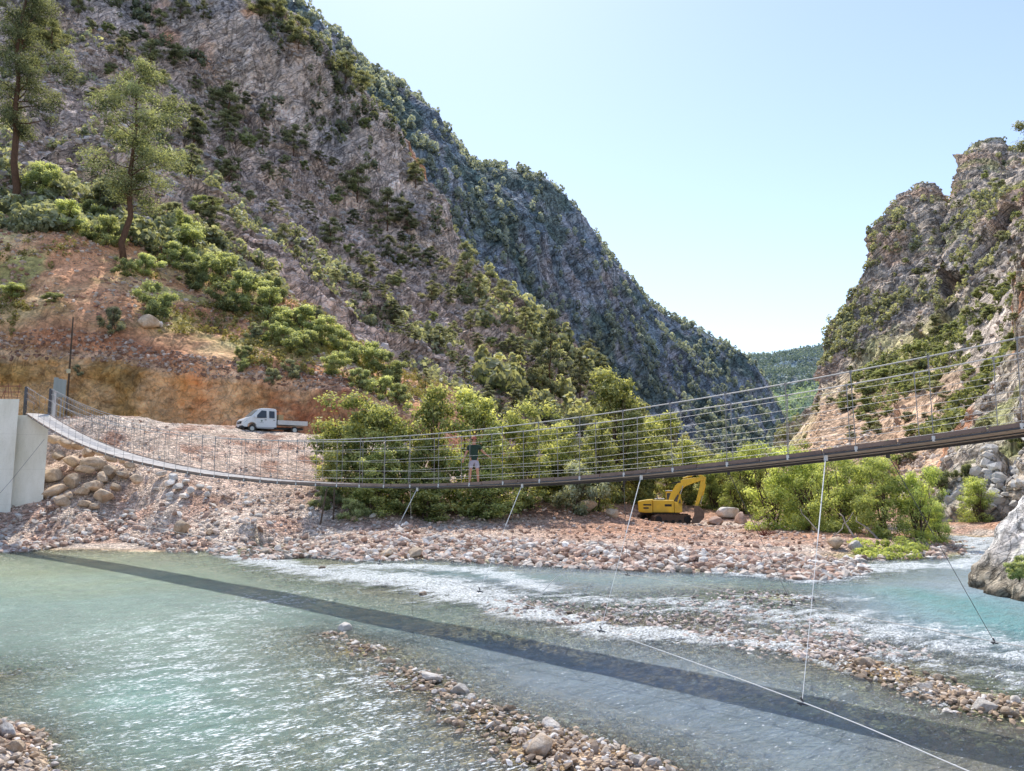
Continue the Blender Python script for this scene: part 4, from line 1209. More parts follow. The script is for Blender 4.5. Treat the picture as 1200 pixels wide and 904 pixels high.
# gravel: thousands of small stones as one sheet of stuff
tv = []
for k in range(6):
    V, F = ico(1); r_ = np.random.default_rng(k + 900)
    for c_ in range(5):
        n = r_.normal(size=3); n /= np.linalg.norm(n); d = V @ n; V = V - n * np.clip(d - .6, 0, None)[:, None]
    V = V * np.array([1, .8, .62]) + r_.normal(size=V.shape) * .05
    tv.append(V)
TF = F
def gravel(name, n, pick, smin, smax, cols, label_kind='stuff', pw=2.6):
    R = np.random.default_rng(hash(name) % 1000 if False else len(name) + n)
    xy = pick(R, n); zz_ = ground_z(xy[:, 0], xy[:, 1])
    sz = smin + (smax - smin) * R.random(n) ** pw
    VV, CC, FF = [], [], []
    th = R.random(n) * 6.28; tl = R.normal(size=n) * .3
    ck = R.integers(0, len(cols), n); cb = R.uniform(.65, 1.25, n)
    for k in range(6):
        ii = np.where(np.arange(n) % 6 == k)[0]
        v = tv[k][None] * (sz[ii, None, None] * .5)
        c_, s_2 = np.cos(th[ii])[:, None], np.sin(th[ii])[:, None]
        x = v[..., 0] * c_ - v[..., 1] * s_2; y = v[..., 0] * s_2 + v[..., 1] * c_; z = v[..., 2] + v[..., 0] * tl[ii, None]
        P3 = np.stack([x + xy[ii, 0, None], y + xy[ii, 1, None], z + zz_[ii, None] + sz[ii, None] * .12 + .04], -1)
        o0 = sum(len(q) for q in VV)
        VV.append(P3.reshape(-1, 3)); m_ = len(tv[k])
        FF.append((TF[None] + (np.arange(len(ii)) * m_)[:, None, None] + o0).reshape(-1, 3))
        CC.append(np.repeat(np.array(cols)[ck[ii]] * cb[ii, None], m_, 0))
    me = mesh_np(name, np.concatenate(VV), np.concatenate(FF), np.concatenate(CC))
    o = link(name, me, M_GRAVEL, kind='stuff'); return o
t = NT('loose stones'); v = t.coord()
M_GRAVEL = t.done(t.pbr(t.mix(t.map(t.noise(v, 12, 4), .35, .7, 0, .5), t.attr('Col').outputs['Color'], (.30, .22, .17)), .9, 0, t.bump(t.noise(v, 25, 4), .5, .02), .15))
def stones_at(name, pts, smin, smax, cols, label, pw=3., seed=1, mat=None, sq=.62, cat='rubble'):
    R = np.random.default_rng(seed); pts = np.asarray(pts); n = len(pts)
    sz = smin + (smax - smin) * R.random(n) ** pw
    M_ = R.normal(size=(n, 3, 3)); q_, _ = np.linalg.qr(M_)
    VV, FF, CC = [], [], []
    o0 = 0
    for k in range(6):
        ii = np.where(np.arange(n) % 6 == k)[0]
        v = np.einsum('nij,mj->nmi', q_[ii], tv[k]) * (sz[ii, None, None] * .5)
        v[..., 2] *= .8
        P3 = v + pts[ii, None, :]; m_ = len(tv[k])
        VV.append(P3.reshape(-1, 3)); FF.append((TF[None] + (np.arange(len(ii)) * m_)[:, None, None] + o0).reshape(-1, 3)); o0 += len(ii) * m_
        CC.append(np.repeat(np.array(cols)[R.integers(0, len(cols), len(ii))] * R.uniform(.7, 1.2, (len(ii), 1)), m_, 0))
    o = link(name, mesh_np(name, np.concatenate(VV), np.concatenate(FF), np.concatenate(CC)), M_GRAVEL, kind='stuff')
    return tag(o, label, cat)
def pick_shore(R, n):
    out = []
    while len(out) < n:
        a = R.uniform(-60, 1110, n); b = R.uniform(0, 1, n)
        y0 = np.interp(a, [-60, 60, 137, 283, 358, 417, 500, 602, 737, 900, 994, 1110], [648, 638, 634, 652, 647, 651, 655, 661, 668, 672, 672, 652])
        py = y0 - b ** 1.5 * np.interp(a, [0, 200, 400, 500, 600, 1000, 1100], [24, 30, 34, 20, 20, 22, 12])
        for x, y in zip(a, py):
            z = 0.3; q = G(x, y, z)
            out.append(q[:2])
    out = np.array(out[:n]); z = ground_z(out[:, 0], out[:, 1]); return np.where((z > -.12)[:, None] & (z < 3.2)[:, None], out, np.array([[-12, 4.]]))
gv = gravel('shore_gravel', 19000, pick_shore, .06, .70, [(.80,.70,.60),(.74,.60,.50),(.66,.47,.37),(.50,.33,.25),(.85,.80,.73)], pw=4.6)
tag(gv, 'broken pink and white gravel covering the far shore of the river', 'gravel')
def pick_slope(R, n):
    q = np.stack([R.uniform(-42, -10, n), R.uniform(52, 71, n)], 1); return q
gv = gravel('slope_rubble', 4200, pick_slope, .05, .36, [(.78,.63,.53),(.66,.48,.38),(.52,.33,.25),(.82,.74,.66)], pw=3.5)
tag(gv, 'loose rubble on the pinkish earth slope below the truck', 'rubble')
def pick_flat(R, n):
    q = np.stack([R.uniform(-8, 34, n), R.uniform(44, 72, n)], 1); return q
gv = gravel('flat_rubble', 5000, pick_flat, .06, .5, [(.66,.46,.36),(.56,.36,.26),(.76,.63,.53),(.44,.28,.20)], pw=3.5)
tag(gv, 'red brown rubble on the flat ground round the digger', 'rubble')
barw = np.array([G(a, b)[:2] for a, b in bar]); bar2w = np.array([G(a, b)[:2] for a, b in bar2]); nbw = np.array([G(a, b)[:2] for a, b in ((-20,830),(10,850),(20,880),(20,910))])
def pick_bar(R, n):
    out = np.zeros((n, 2))
    for i in range(n):
        r_ = R.random(); L_ = barw if r_ < .55 else bar2w if r_ < .8 else nbw
        j = R.integers(0, len(L_) - 1); t_ = R.random(); out[i] = L_[j] * (1 - t_) + L_[j + 1] * t_ + R.normal(size=2) * (.85 if L_ is not bar2w else .5)
    return out
def pick_bed(R, n):
    a = R.uniform(-60, 1260, n); b = 640 + 270 * R.random(n) ** 1.2
    out = np.array([G(x, y)[:2] for x, y in zip(a, b)]); z = ground_z(out[:, 0], out[:, 1])
    return np.where(((z > -.75) & (z < -.13))[:, None], out, out * 0 + np.array([-12, 4.]))
gv = gravel('bed_stones', 10000, pick_bed, .05, .26, [(.86,.74,.54),(.70,.54,.34),(.90,.86,.78),(.50,.38,.26),(.78,.58,.32)], pw=2.4)
tag(gv, 'rounded brown stones lying on the river bed under clear water', 'stones')
gv = gravel('bar_gravel', 6500, pick_bar, .03, .20, [(.66,.55,.44),(.52,.39,.28),(.84,.78,.72),(.42,.32,.24),(.58,.42,.28)], pw=2.2)
tag(gv, 'amber and white pebbles of the shallow gravel bars', 'gravel')
def pick_riffle(R, n):
    out = []
    a = R.uniform(560, 1200, n); b = R.uniform(686, 772, n)
    return np.array([G(x, y)[:2] for x, y in zip(a, b)])
gv = gravel('riffle_pebbles', 8000, pick_riffle, .05, .27, [(.78,.66,.58),(.66,.53,.45),(.86,.80,.75),(.54,.42,.36)], pw=3)
tag(gv, 'pinkish pebbles just under the surface of the far riffle', 'gravel')

def sample_patch(Vp, n, v0, v1, dens, seed, P2=None):
    R = np.random.default_rng(seed); nv, nu = Vp.shape[:2]
    a, b, d = proj(Vp)
    ii = R.integers(0, nu, n * 8); jj = R.integers(int(v0 * nv), int(v1 * nv), n * 8)
    pp = Vp[jj, ii]; dn = dens(pp, a[jj, ii], b[jj, ii]); ok = R.random(n * 8) < dn
    return pp[ok][:n]
nz = lambda p, s, q: fbm(p / s, 4, q) * .5 + .5
stones_at('slope_stones', sample_patch(LV, 7000, .11, .34, lambda p, a, b: (a < 600) * (a > -150) * sstep(.35, .6, nz(p, 9, 701)), 21), .15, 1.1, [(.62,.40,.29),(.50,.28,.19),(.74,.60,.48),(.38,.20,.14),(.66,.52,.42)], 'stones and clods strewn over the red slope above the road cut', 3.2, 2)
stones_at('wall_stones', sample_patch(LV, 2600, .085, .125, lambda p, a, b: (a < 480) * (a > -150) * 1., 22), .15, .9, [(.52,.36,.27),(.34,.19,.13),(.62,.50,.42),(.26,.15,.11)], 'broken stones along the upper rim of the road cut', 2.6, 3)
stones_at('mountain_rubble', sample_patch(LV, 12000, .38, .69, lambda p, a, b: (a < 900) * (a > -80) * sstep(.40, .62, nz(p, 14, 703)), 23), .5, 3.0, [(.60,.54,.51),(.44,.40,.39),(.34,.31,.31),(.68,.58,.53),(.52,.42,.37)], 'broken grey rock blocks lying on the left rock slope', 3.4, 4)
stones_at('cliff_blocks', sample_patch(LV, 3500, .69, .87, lambda p, a, b: (a < 620) * (a > -80) * sstep(.45, .65, nz(p, 14, 705)), 24), .6, 3.2, [(.44,.39,.37),(.34,.31,.31),(.50,.42,.38),(.26,.24,.25)], 'jutting blocks on the grey cliff face', 3., 5)
stones_at('crag_blocks', sample_patch(DV, 3500, .50, .87, lambda p, a, b: (a < 1300) * sstep(.38, .6, nz(p, 26, 707)), 25), .8, 3.4, [(.52,.48,.45),(.38,.35,.33),(.60,.46,.36),(.46,.42,.38)], 'broken rock blocks on the face of the right crag', 3., 6)
stones_at('scree', sample_patch(DV, 7000, .08, .50, lambda p, a, b: (a < 1300) * sstep(.40, .62, nz(p, 12, 709)), 26), .3, 2.4, [(.74,.60,.48),(.62,.50,.42),(.84,.74,.64),(.50,.42,.36)], 'pale scree stones on the sunlit slope right of the valley', 3.6, 7)
stones_at('bank_blocks', sample_patch(EV, 2500, .05, .85, lambda p, a, b: sstep(.40, .62, nz(p, 6, 711)), 27), .2, 1.8, [(.70,.66,.60),(.54,.50,.46),(.80,.76,.70)], 'broken pale blocks on the rock slope at the right edge', 3., 8)
# ================================================================== VEGETATION
M_BARK = m_bark('bark', (.16, .11, .08), (.07, .05, .04))
M_PINEBARK = m_bark('pine bark', (.20, .11, .07), (.08, .05, .035))
L_POPLAR = m_leaf('yellow green leaf', (.10, .14, .05), (.70, .73, .34), .44)
L_THICK = m_leaf('bright thicket leaf', (.16, .22, .065), (.72, .80, .34), .46)
L_BRIGHT = m_leaf('light green leaf', (.17, .22, .10), (.72, .78, .44), .44)
L_BUSH = m_leaf('bush leaf', (.12, .15, .075), (.52, .58, .30), .38)
L_GREYB = m_leaf('grey green leaf', (.14, .16, .10), (.56, .59, .41), .36)
L_PINE = m_leaf('pine needle', (.07, .09, .05), (.56, .58, .38), .36)
L_TALL = m_leaf('tall pine needle', (.055, .075, .04), (.50, .55, .33), .36)
L_DARK = m_leaf('dark needle', (.06, .08, .05), (.46, .49, .33), .34)

def cards(C, N, S, R, asp=.6):
    """one bent quad per leaf: centres C, normals N, sizes S"""
    n = len(C)
    a = np.cross(N, R.normal(size=(n, 3))); a /= np.linalg.norm(a, axis=1, keepdims=True) + 1e-9
    b = np.cross(N, a)
    S = S[:, None]
    V = np.stack([C - a * S * .5, C - b * S * asp * .5 + N * S * .08, C + a * S * .5, C + b * S * asp * .5 + N * S * .08], 1).reshape(-1, 3)
    F = np.arange(n * 4).reshape(n, 4)
    return V, F

def foliage(seed, clumps, nleaf, leaf, asp=.6, upb=.5, shell=.55, flat=.8):
    """clumps: list of (centre, radius)"""
    R = np.random.default_rng(seed)
    cs = np.array([c for c, r in clumps]); rs = np.array([r for c, r in clumps])
    w_ = rs ** 2; w_ = w_ / w_.sum()
    k = R.choice(len(rs), nleaf, p=w_)
    d = R.normal(size=(nleaf, 3)); d /= np.linalg.norm(d, axis=1, keepdims=True)
    rad = (shell * .7 + (1 - shell * .7) * R.random(nleaf) ** .7) * R.uniform(.65, 1.45, nleaf)
    off = d * rad[:, None] * rs[k][:, None]; off[:, 2] *= flat
    C = cs[k] + off
    N = d * .8 + R.normal(size=(nleaf, 3)) * .55; N[:, 2] += upb
    N /= np.linalg.norm(N, axis=1, keepdims=True)
    S = leaf * R.uniform(.6, 1.35, nleaf)
    V, F = cards(C, N, S, R, asp)
    ctone = R.uniform(-.22, .22, len(rs))
    tone = np.clip(.36 + ctone[k] * .8 + d[:, 2] * .36 + R.normal(size=nleaf) * .18, 0, 1)  # clump tops lighter, undersides darker: top light painted into the leaf tone
    return V, F, np.repeat(tone, 4)

def limb(m, p0, p1, r0, r1, seed, n=5, wob=.08):
    R = random.Random(seed); p0 = Vector(p0); p1 = Vector(p1); L = (p1 - p0).length
    pts = [p0.lerp(p1, i / n) + Vector((R.gauss(0, 1), R.gauss(0, 1), R.gauss(0, .5))) * (wob * L * (0 if i in (0, n) else .35)) for i in range(n + 1)]
    m.tube(pts, [r0 + (r1 - r0) * i / n for i in range(n + 1)], 6)

def build_tree(name, label, cat, crown_mat, bark_mat, crown, stems, group=None):
    V, F, T = crown
    o = thing(name, label, cat, group=group)
    m = MB()
    for a in stems: limb(m, *a)
    m.build('trunk', bark_mat, o, smooth=True)
    cr = link('crown', mesh_np('crown', V, F, None, False, {'tone': T}), crown_mat, o)
    return o

def broadleaf(seed, H, W, nleaf, leaf, mat, low=.1, ncl=46, nst=4, name='riverside_tree', bark=None, asp=.6):
    R = random.Random(seed); cl = []; stems = []
    lobes = [(R.uniform(-.26, .26) * W, R.uniform(-.26, .26) * W, R.uniform(.72, 1.)) for _ in range(5)]
    for i in range(ncl):
        lx, ly, lh = R.choice(lobes)
        t_ = low + (1 - low) * R.random() ** .85
        z = H * t_ * lh
        prof = math.sin(math.pi * min(1, (t_ * .82 + .14))) ** .7
        a = R.uniform(0, 6.28); rad = W * .5 * prof * math.sqrt(R.random()) * .85
        x, y = lx * (.4 + t_ * .6) + math.cos(a) * rad * .8, ly * (.4 + t_ * .6) + math.sin(a) * rad * .8
        r_ = W * R.uniform(.065, .14)
        cl.append(((x, y, max(z - r_ * .6, r_ * .5)), r_))
    for i in range(nst):
        a = R.uniform(0, 6.28); bx, by = .05 * W * math.cos(a), .05 * W * math.sin(a)
        c = cl[i * 3 % ncl][0]; tx, ty = lobes[i % 5][0], lobes[i % 5][1]
        stems.append(((bx, by, -.3), (tx, ty, H * .82 * lobes[i % 5][2]), .014 * H * R.uniform(.7, 1.1), .012, seed * 7 + i))
        for j in range(5):
            c = R.choice(cl)[0]; t_ = R.uniform(.25, .6)
            stems.append(((bx + (tx - bx) * t_, by + (ty - by) * t_, H * .8 * t_ * lobes[i % 5][2]), c, .006 * H, .008, seed * 7 + i * 9 + j, 3))
    return cl, stems, foliage(seed, cl, nleaf, leaf, asp, .45)

def pine(seed, H, W, nleaf, leaf, mat, bare=.35, ncl=34, lean=.03):
    R = random.Random(seed); cl = []; stems = []
    tx, ty = R.uniform(-1, 1) * lean * H, R.uniform(-1, 1) * lean * H
    stems.append(((0, 0, -.6), (tx, ty, H * .93), .016 * H, .004 * H, seed, 8, .03))
    for i in range(ncl):
        t_ = bare + (1 - bare) * ((i + R.random()) / ncl)
        prof = (1 - ((t_ - bare) / (1 - bare)) ** 2.2 * .62) * (.40 + .60 * min(1, (t_ - bare) / .25))
        a = i * 2.4 + R.uniform(-1.1, 1.1); rad = W * .5 * prof * R.uniform(.25, 1.12)
        r_ = W * R.uniform(.085, .165) * (.7 + .3 * prof)
        z = H * t_ - rad * .05 + R.uniform(-.02, .02) * H
        c = (tx * t_ + math.cos(a) * rad, ty * t_ + math.sin(a) * rad, min(z, H - r_ * .5))
        cl.append((c, r_))
        stems.append(((tx * t_ * .95, ty * t_ * .95, H * t_ * .94 - rad * .15), c, .0045 * H * (1.3 - t_), .006, seed * 31 + i, 3, .12))
        if R.random() < .6:
            cl.append(((c[0] * .6 + R.uniform(-.05, .05) * W, c[1] * .6, c[2] + r_ * .5), r_ * .75))
    return cl, stems, foliage(seed, cl, nleaf, leaf, .38, .75, .45, .74)

def setrot(o, rz): o.rotation_euler = (0, 0, rz)

# --- prototypes
def proto_set(kind, cnt_, **k):
    out = []
    for i in range(cnt_):
        if kind == 'pine': c = pine(300 + i * 13, 1.0 * k['H'], k['W'], k['n'], k['leaf'], None, k.get('bare', .3), k.get('ncl', 34))
        else: c = broadleaf(100 + i * 17 + int(k['H'] * 3), k['H'], k['W'], k['n'], k['leaf'], None, k.get('low', .1), k.get('ncl', 46), k.get('nst', 4), asp=k.get('asp', .6))
        out.append((c[2], c[1]))
    return out
PROTO = {}
def protos(key, kind, cnt_, mat, bark, **k):
    L = []
    for crown, stems in proto_set(kind, cnt_, **k):
        me = mesh_np('crown', crown[0], crown[1], None, False, {'tone': crown[2]}); me.materials.append(mat)
        m = MB()
        for a in stems: limb(m, *a)
        bmesh.ops.recalc_face_normals(m.bm, faces=m.bm.faces)
        mt = bpy.data.meshes.new('trunk'); m.bm.to_mesh(mt); m.bm.free(); mt.materials.append(bark)
        for p in mt.polygons: p.use_smooth = True
        L.append((me, mt))
    PROTO[key] = (L, k['H'], k['W'])
def tree(key, name, loc, H, W, label, cat, group=None, parts=True, sink=0.):
    L, H0, W0 = PROTO[key]
    me, mt = L[rr.randrange(len(L))]
    sc = (W / W0, W / W0, H / H0)
    if parts:
        o = thing(name, label, cat, (loc[0], loc[1], loc[2] - sink), rr.uniform(0, 6.28), group); o.scale = sc
        for nm, mm in (('trunk', mt), ('crown', me)):
            c = bpy.data.objects.new(nm, mm); COL.objects.link(c); c.parent = o
    else:
        o = bpy.data.objects.new(name, me); COL.objects.link(o); o.location = (loc[0], loc[1], loc[2] - sink)
        o.rotation_euler = (0, 0, rr.uniform(0, 6.28)); o.scale = sc; tag(o, label, cat, group)
    return o
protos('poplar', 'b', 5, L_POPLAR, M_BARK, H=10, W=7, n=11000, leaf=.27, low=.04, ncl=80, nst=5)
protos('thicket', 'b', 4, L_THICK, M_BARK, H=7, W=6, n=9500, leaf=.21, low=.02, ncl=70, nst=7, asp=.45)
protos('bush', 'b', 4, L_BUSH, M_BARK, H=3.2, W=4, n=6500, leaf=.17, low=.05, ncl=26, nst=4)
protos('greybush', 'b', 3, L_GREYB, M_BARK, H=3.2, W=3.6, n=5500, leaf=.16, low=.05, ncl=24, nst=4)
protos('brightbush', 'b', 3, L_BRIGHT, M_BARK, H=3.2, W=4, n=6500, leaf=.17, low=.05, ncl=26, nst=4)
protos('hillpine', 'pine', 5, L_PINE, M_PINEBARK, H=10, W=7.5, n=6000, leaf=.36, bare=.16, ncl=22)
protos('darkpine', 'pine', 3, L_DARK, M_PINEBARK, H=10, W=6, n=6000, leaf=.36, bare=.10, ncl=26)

def base_at(px, py, tol=4):
    q = place(px, py, tol, 9)
    if q is None: q = place(px, py, 12, 9)
    return q
def veg(key, name, px, pyb, pyt, wpx, label, cat='tree', group=None, parts=True, Y=None):
    if Y is None:
        q = base_at(px, pyb)
        if q is None: return None
    else:
        q = P(px, pyb, Y); q[2] = float(ground_z(q[0], q[1]))
    d = q[1]
    H = (pyb - pyt) / 900 * d * 1.03; W = wpx / 900 * d
    return tree(key, name, q, H, W, label, cat, group, parts, .1)

# --- two tall pines on the left
for (sd, px, pb, ptp, wpx, Hs, lb) in ((5, 150, 302, 62, 125, 1, 'tall pine with a long bare reddish trunk on the red slope above the road cut'), (9, 14, 246, -40, 120, 1, 'tall pine at the left edge of the slope, trunk bare below')):
    q = base_at(px, pb); d = q[1]; H = (pb - ptp) / 900 * d * 1.04; W = wpx / 900 * d
    cl, st, fo_ = pine(sd, H, W, 26000, .32, None, .30 if sd == 5 else .34, 38, .025)
    o = build_tree('pine_tree', lb, 'tree', L_TALL, M_PINEBARK, fo_, st)
    o.location = tuple(q); 
# --- riverside trees (left thicket)
pos_words = 'in the riverside thicket behind the bridge'
RT = [(395,578,494,62,61,'low leafy tree hiding the rear of the white truck'),(418,600,462,112,57.5,'broad yellow-green tree just right of the truck, leftmost of the riverside thicket'),(466,604,478,82,58,'round leafy tree between the truck-side tree and the tall twin trees'),(505,602,455,92,60,'tall yellow-green tree behind the bridge, left of the man'),
      (560,600,450,112,61,'tall wide yellow-green tree directly behind the man on the bridge'),(612,594,468,86,64,'leafy tree just right of the tree behind the man'),(655,588,478,76,68,'darker leafy tree in the middle of the riverside thicket'),
      (726,590,430,112,80,'tallest round-topped tree of the riverside thicket'),(700,590,480,70,66,'lower tree at the left foot of the tallest thicket tree'),(765,586,478,84,88,'leafy tree at the right foot of the tallest thicket tree'),(805,578,498,70,90,'small leafy tree above the yellow digger'),
      (440,612,536,82,56,'low bushy tree under the bridge at the left of the thicket'),(500,610,545,86,57,'low bushy tree under the bridge, below the tall twin trees'),(572,604,540,82,59,'low bushy tree under the bridge, right below the man'),(690,586,535,74,76,'low dark tree under the bridge, left of the digger'),(640,588,540,60,67,'low dark tree under the bridge in the middle'),(744,588,530,60,84,'low tree close behind the left end of the digger'),
      (842,572,508,60,88,'small tree behind the digger arm'),(785,560,515,60,92,'narrow tree behind the digger cab')]
for a in RT: veg('poplar', 'riverside_tree', a[0], a[1], a[2], a[3], a[5], Y=a[4])
veg('greybush', 'willow', 676, 585, 512, 66, 'pale olive willow bush in the middle of the thicket, above the bridge deck', Y=63)
veg('brightbush', 'bush', 411, 617, 585, 40, 'bright green low bush on the bank under the bridge', 'bush', Y=54)
veg('bush', 'bush', 380, 604, 570, 40, 'low dark bush on the bank beside the wooden props', 'bush', Y=56)
TH = [(838,600,535,50,84,'small shrub tree right of the digger bucket'),(868,606,520,70,80,'bright green shrub tree at the left end of the right thicket'),(905,612,506,84,58,'tall bright green shrub tree, second from the left end of the right thicket'),(948,618,520,76,56,'bright shrub tree in the right thicket, left of the white tie rod'),
      (992,626,528,84,53,'bright shrub tree in the right thicket, right of the white tie rod'),(1036,634,532,84,50,'wide bright shrub tree leaning over the far shore, third from the right end'),(1078,636,548,64,49,'bright shrub tree, second from the right end of the thicket'),(1100,636,586,34,49.5,'small olive shrub at the river end of the right thicket'),
      (932,596,496,80,70,'taller tree behind the right thicket, left part'),(1010,600,515,80,68,'taller tree behind the right thicket, right part'),(970,606,512,70,64,'middle tree behind the right thicket'),(890,600,520,60,82,'leafy tree between digger and right thicket, further back')]
for a in TH: veg('thicket', 'shrub_tree', a[0], a[1], a[2], a[3], a[5], Y=a[4])
veg('greybush', 'willow', 1086, 630, 560, 40, 'greyish willow at the river end of the right thicket', Y=51)
q = P(1152, 616, 64); tree('thicket', 'small_tree', (q[0], q[1], q[2]), 58 / 900 * 64, 54 / 900 * 64, 'single bright green tree on the river bank left of the huge pale rock', 'tree')
for px, pb, pt_, w_, lb in ((1130,560,535,24,'dark green bush above the single bank tree'),(1195,520,490,26,'bush growing on the rock slope at the right frame edge'),(1105,580,545,36,'grey green bush behind the thicket end')):
    veg('bush', 'bush', px, pb, pt_, w_, lb, 'bush')
q = P(1194, 668, 24.6); tree('brightbush', 'bush', (q[0], 24.6, q[2] - .3), .8, 1.1, 'small yellow-green bush growing on the side of the huge pale rock', 'bush')
# pine tip at the right frame edge
q = P(1222, 205, 84); tree('hillpine', 'pine_tree', q, 9.5, 5.6, 'pine whose branch reaches into the right edge of the sky', 'tree')

# --- shrubs on the red slope
HS = [('bright',55,232,178,50),('bright',82,268,222,54),('grey',122,252,196,70),('bright',128,285,240,50),('bush',105,262,225,40),('bright',232,300,255,62),('bright',258,330,280,62),('bright',208,310,272,50),('bright',290,350,305,58),('bright',318,372,325,60),('bush',268,362,325,50),
      ('bright',350,388,345,60),('bright',380,402,362,52),('bright',408,420,380,54),('bright',436,432,392,50),('bush',460,446,405,46),('bright',360,412,375,50),('bright',330,400,370,42),('grey',250,285,258,42),('bush',186,368,322,52),('grey',130,388,348,34),('bush',290,418,398,26),('grey',345,440,415,30),
      ('bush',320,350,312,40),('bright',395,436,405,40),('bush',425,452,422,40),('bright',448,464,430,40),('grey',300,395,372,26),('bush',228,335,302,44),('bright',215,280,240,44),('grey',372,378,350,30),('grey',322,448,425,26),('bush',288,432,414,20),('bright',470,470,440,34),('grey',95,440,425,16),('bright',20,345,325,40),('bush',60,350,335,30),
      ('bush',240,250,225,44),('grey',205,255,228,36),('bush',150,320,296,30),('bright',175,318,286,40)]
i = 0
nmk = {'bright': 'brightbush', 'grey': 'greybush', 'bush': 'bush'}
cw_ = {'bright': 'bright green', 'grey': 'grey green', 'bush': 'olive green'}
HS.sort(key=lambda a: a[1])
def zone(px, py):
    if px < 200: return 'beside the two tall pines' if py < 300 else 'on the bare red slope above the road cut'
    if px < 300: return 'in the shrub belt left of the truck'
    if px < 400: return 'in the shrub belt above the truck'
    return 'at the lower right end of the shrub belt'
cnt = {}
for a in HS:
    key = (a[0], zone(a[1], a[2])); cnt.setdefault(key, []).append(a)
for (kd, zn), ls in cnt.items():
    for i, a in enumerate(ls):
        lb = '%s %s shrub from the left, %s' % (ordn[i], cw_[kd], zn) if len(ls) > 1 else 'only %s shrub %s' % (cw_[kd], zn)
        veg(nmk[kd], 'shrub', a[1], a[2], a[3], a[4], lb, 'shrub', 'shrubs on the red slope')
# --- trees on the rock slope, cliff and crest
HT = [('h',147,66,38,26),('h',180,72,42,34),('h',207,76,45,32),('h',190,32,5,26),('h',215,22,-8,26),('h',240,20,-5,20),('h',233,105,86,18),('h',270,138,92,54),('h',266,156,130,34),('h',313,140,115,24),('h',310,170,145,28),('h',347,178,142,34),('h',273,210,178,38),('h',317,214,190,22),('d',250,268,228,44),
      ('d',230,170,120,44),('d',227,205,165,34),('h',363,248,230,22),('h',323,252,234,22),('h',393,192,180,18),('h',373,188,176,20),('h',308,18,-12,44),('h',330,20,-6,30),('h',353,52,14,44),('h',377,58,42,14),('h',390,80,60,20),('h',406,92,56,36),('h',428,108,76,30),('d',398,108,92,18),
      ('h',335,284,258,28),('h',390,288,252,38),('h',422,232,188,46),('h',455,266,218,46),('d',480,268,232,28),('h',491,216,182,34),('d',507,312,286,24),('h',544,322,278,36),('h',486,312,282,32),('h',459,302,272,30),('h',438,324,300,26),('h',502,352,326,32),('d',465,376,348,30),('d',518,404,380,26),('h',443,280,262,20),
      ('h',519,315,296,20),('h',536,330,308,20),('h',565,346,316,32),('h',592,356,324,28),('h',572,374,348,26),('h',619,388,356,32),('d',648,462,362,44),('h',645,400,376,28),('d',680,462,408,36),('h',613,420,392,28),('h',598,418,400,18),('h',640,468,434,28),('h',624,452,430,22),('h',693,418,394,24),('d',706,440,412,28),
      ('h',555,384,360,24),('h',534,394,372,20),('h',502,452,428,24),('h',454,348,330,18),('h',422,306,288,20),('d',585,450,424,26),('h',563,410,386,24),('d',664,440,410,26),('d',630,430,400,24),('h',720,462,436,26),('d',548,440,414,22),('d',575,474,448,26),('d',605,478,450,28),('h',480,400,382,18),('h',440,372,354,18),
      ('h',395,330,312,18),('h',350,300,284,16),('d',414,260,240,20),('h',280,255,238,20),('h',470,330,312,18),('h',380,222,208,14),('h',340,232,218,14),('d',430,345,326,18),('h',60,60,22,60),('h',35,50,5,50),('h',95,15,-20,30),('h',175,110,85,24),('h',205,130,108,22)]
HT.sort(key=lambda a: a[1])
def zone2(px, py):
    if py < 110 and px > 300: return 'on the crest of the grey cliff'
    if px < 260: return 'high on rocks right of the tall pine' if px > 130 else 'at the top left corner'
    if py < 215 and px < 400: return 'on the ledge below the grey cliff face'
    if px < 420: return 'on the rock slope above the green shrubs'
    if px < 520: return 'on rocks below the cliff end' if py < 330 else 'on the lower rock slope'
    if py < 400 : return 'on the spur right of the cliff'
    return 'on the slope above the riverside thicket'
cnt = {}
for a in HT:
    key = (a[0], zone2(a[1], a[2])); cnt.setdefault(key, []).append(a)
cd_ = {'h': 'round pine', 'd': 'dark pine'}
for (kd, zn), ls in cnt.items():
    for i, a in enumerate(ls):
        lb = '%s %s from the left, %s' % (ordn[i], cd_[kd], zn) if len(ls) > 1 else 'only %s %s' % (cd_[kd], zn)
        veg('hillpine' if kd == 'h' else 'darkpine', 'pine_tree', a[1], a[2], a[3], a[4], lb, 'tree', 'pines on the rocky mountainside')
# smaller bushes nothing tells apart
def lim(px): return np.interp(px, [0, 200, 330, 400, 470, 540, 600, 700, 800], [10, 10, 30, 85, 160, 305, 350, 440, 520])
def low_(px): return np.interp(px, [0, 150, 300, 400, 480, 560, 700, 800], [150, 240, 310, 370, 430, 490, 540, 560])
k = 0
while k < 125:
    a = rr.uniform(100, 790); b = rr.uniform(lim(a) + 12, low_(a))
    if 200 < a < 480 and b < np.interp(a, [200, 330, 470], [40, 160, 255]) : 
        if rr.random() < .85: continue
    s_ = rr.uniform(8, 19)
    kd = rr.choice(['bush', 'greybush', 'hillpine', 'darkpine'])
    if veg(kd, 'mountain_bush', a, b, b - s_ * rr.uniform(.8, 1.1), s_ * 1.15, 'small dark bush rooted in the cracks of the left rock slope', 'bush', 'small bushes on the left rock slope', False): k += 1
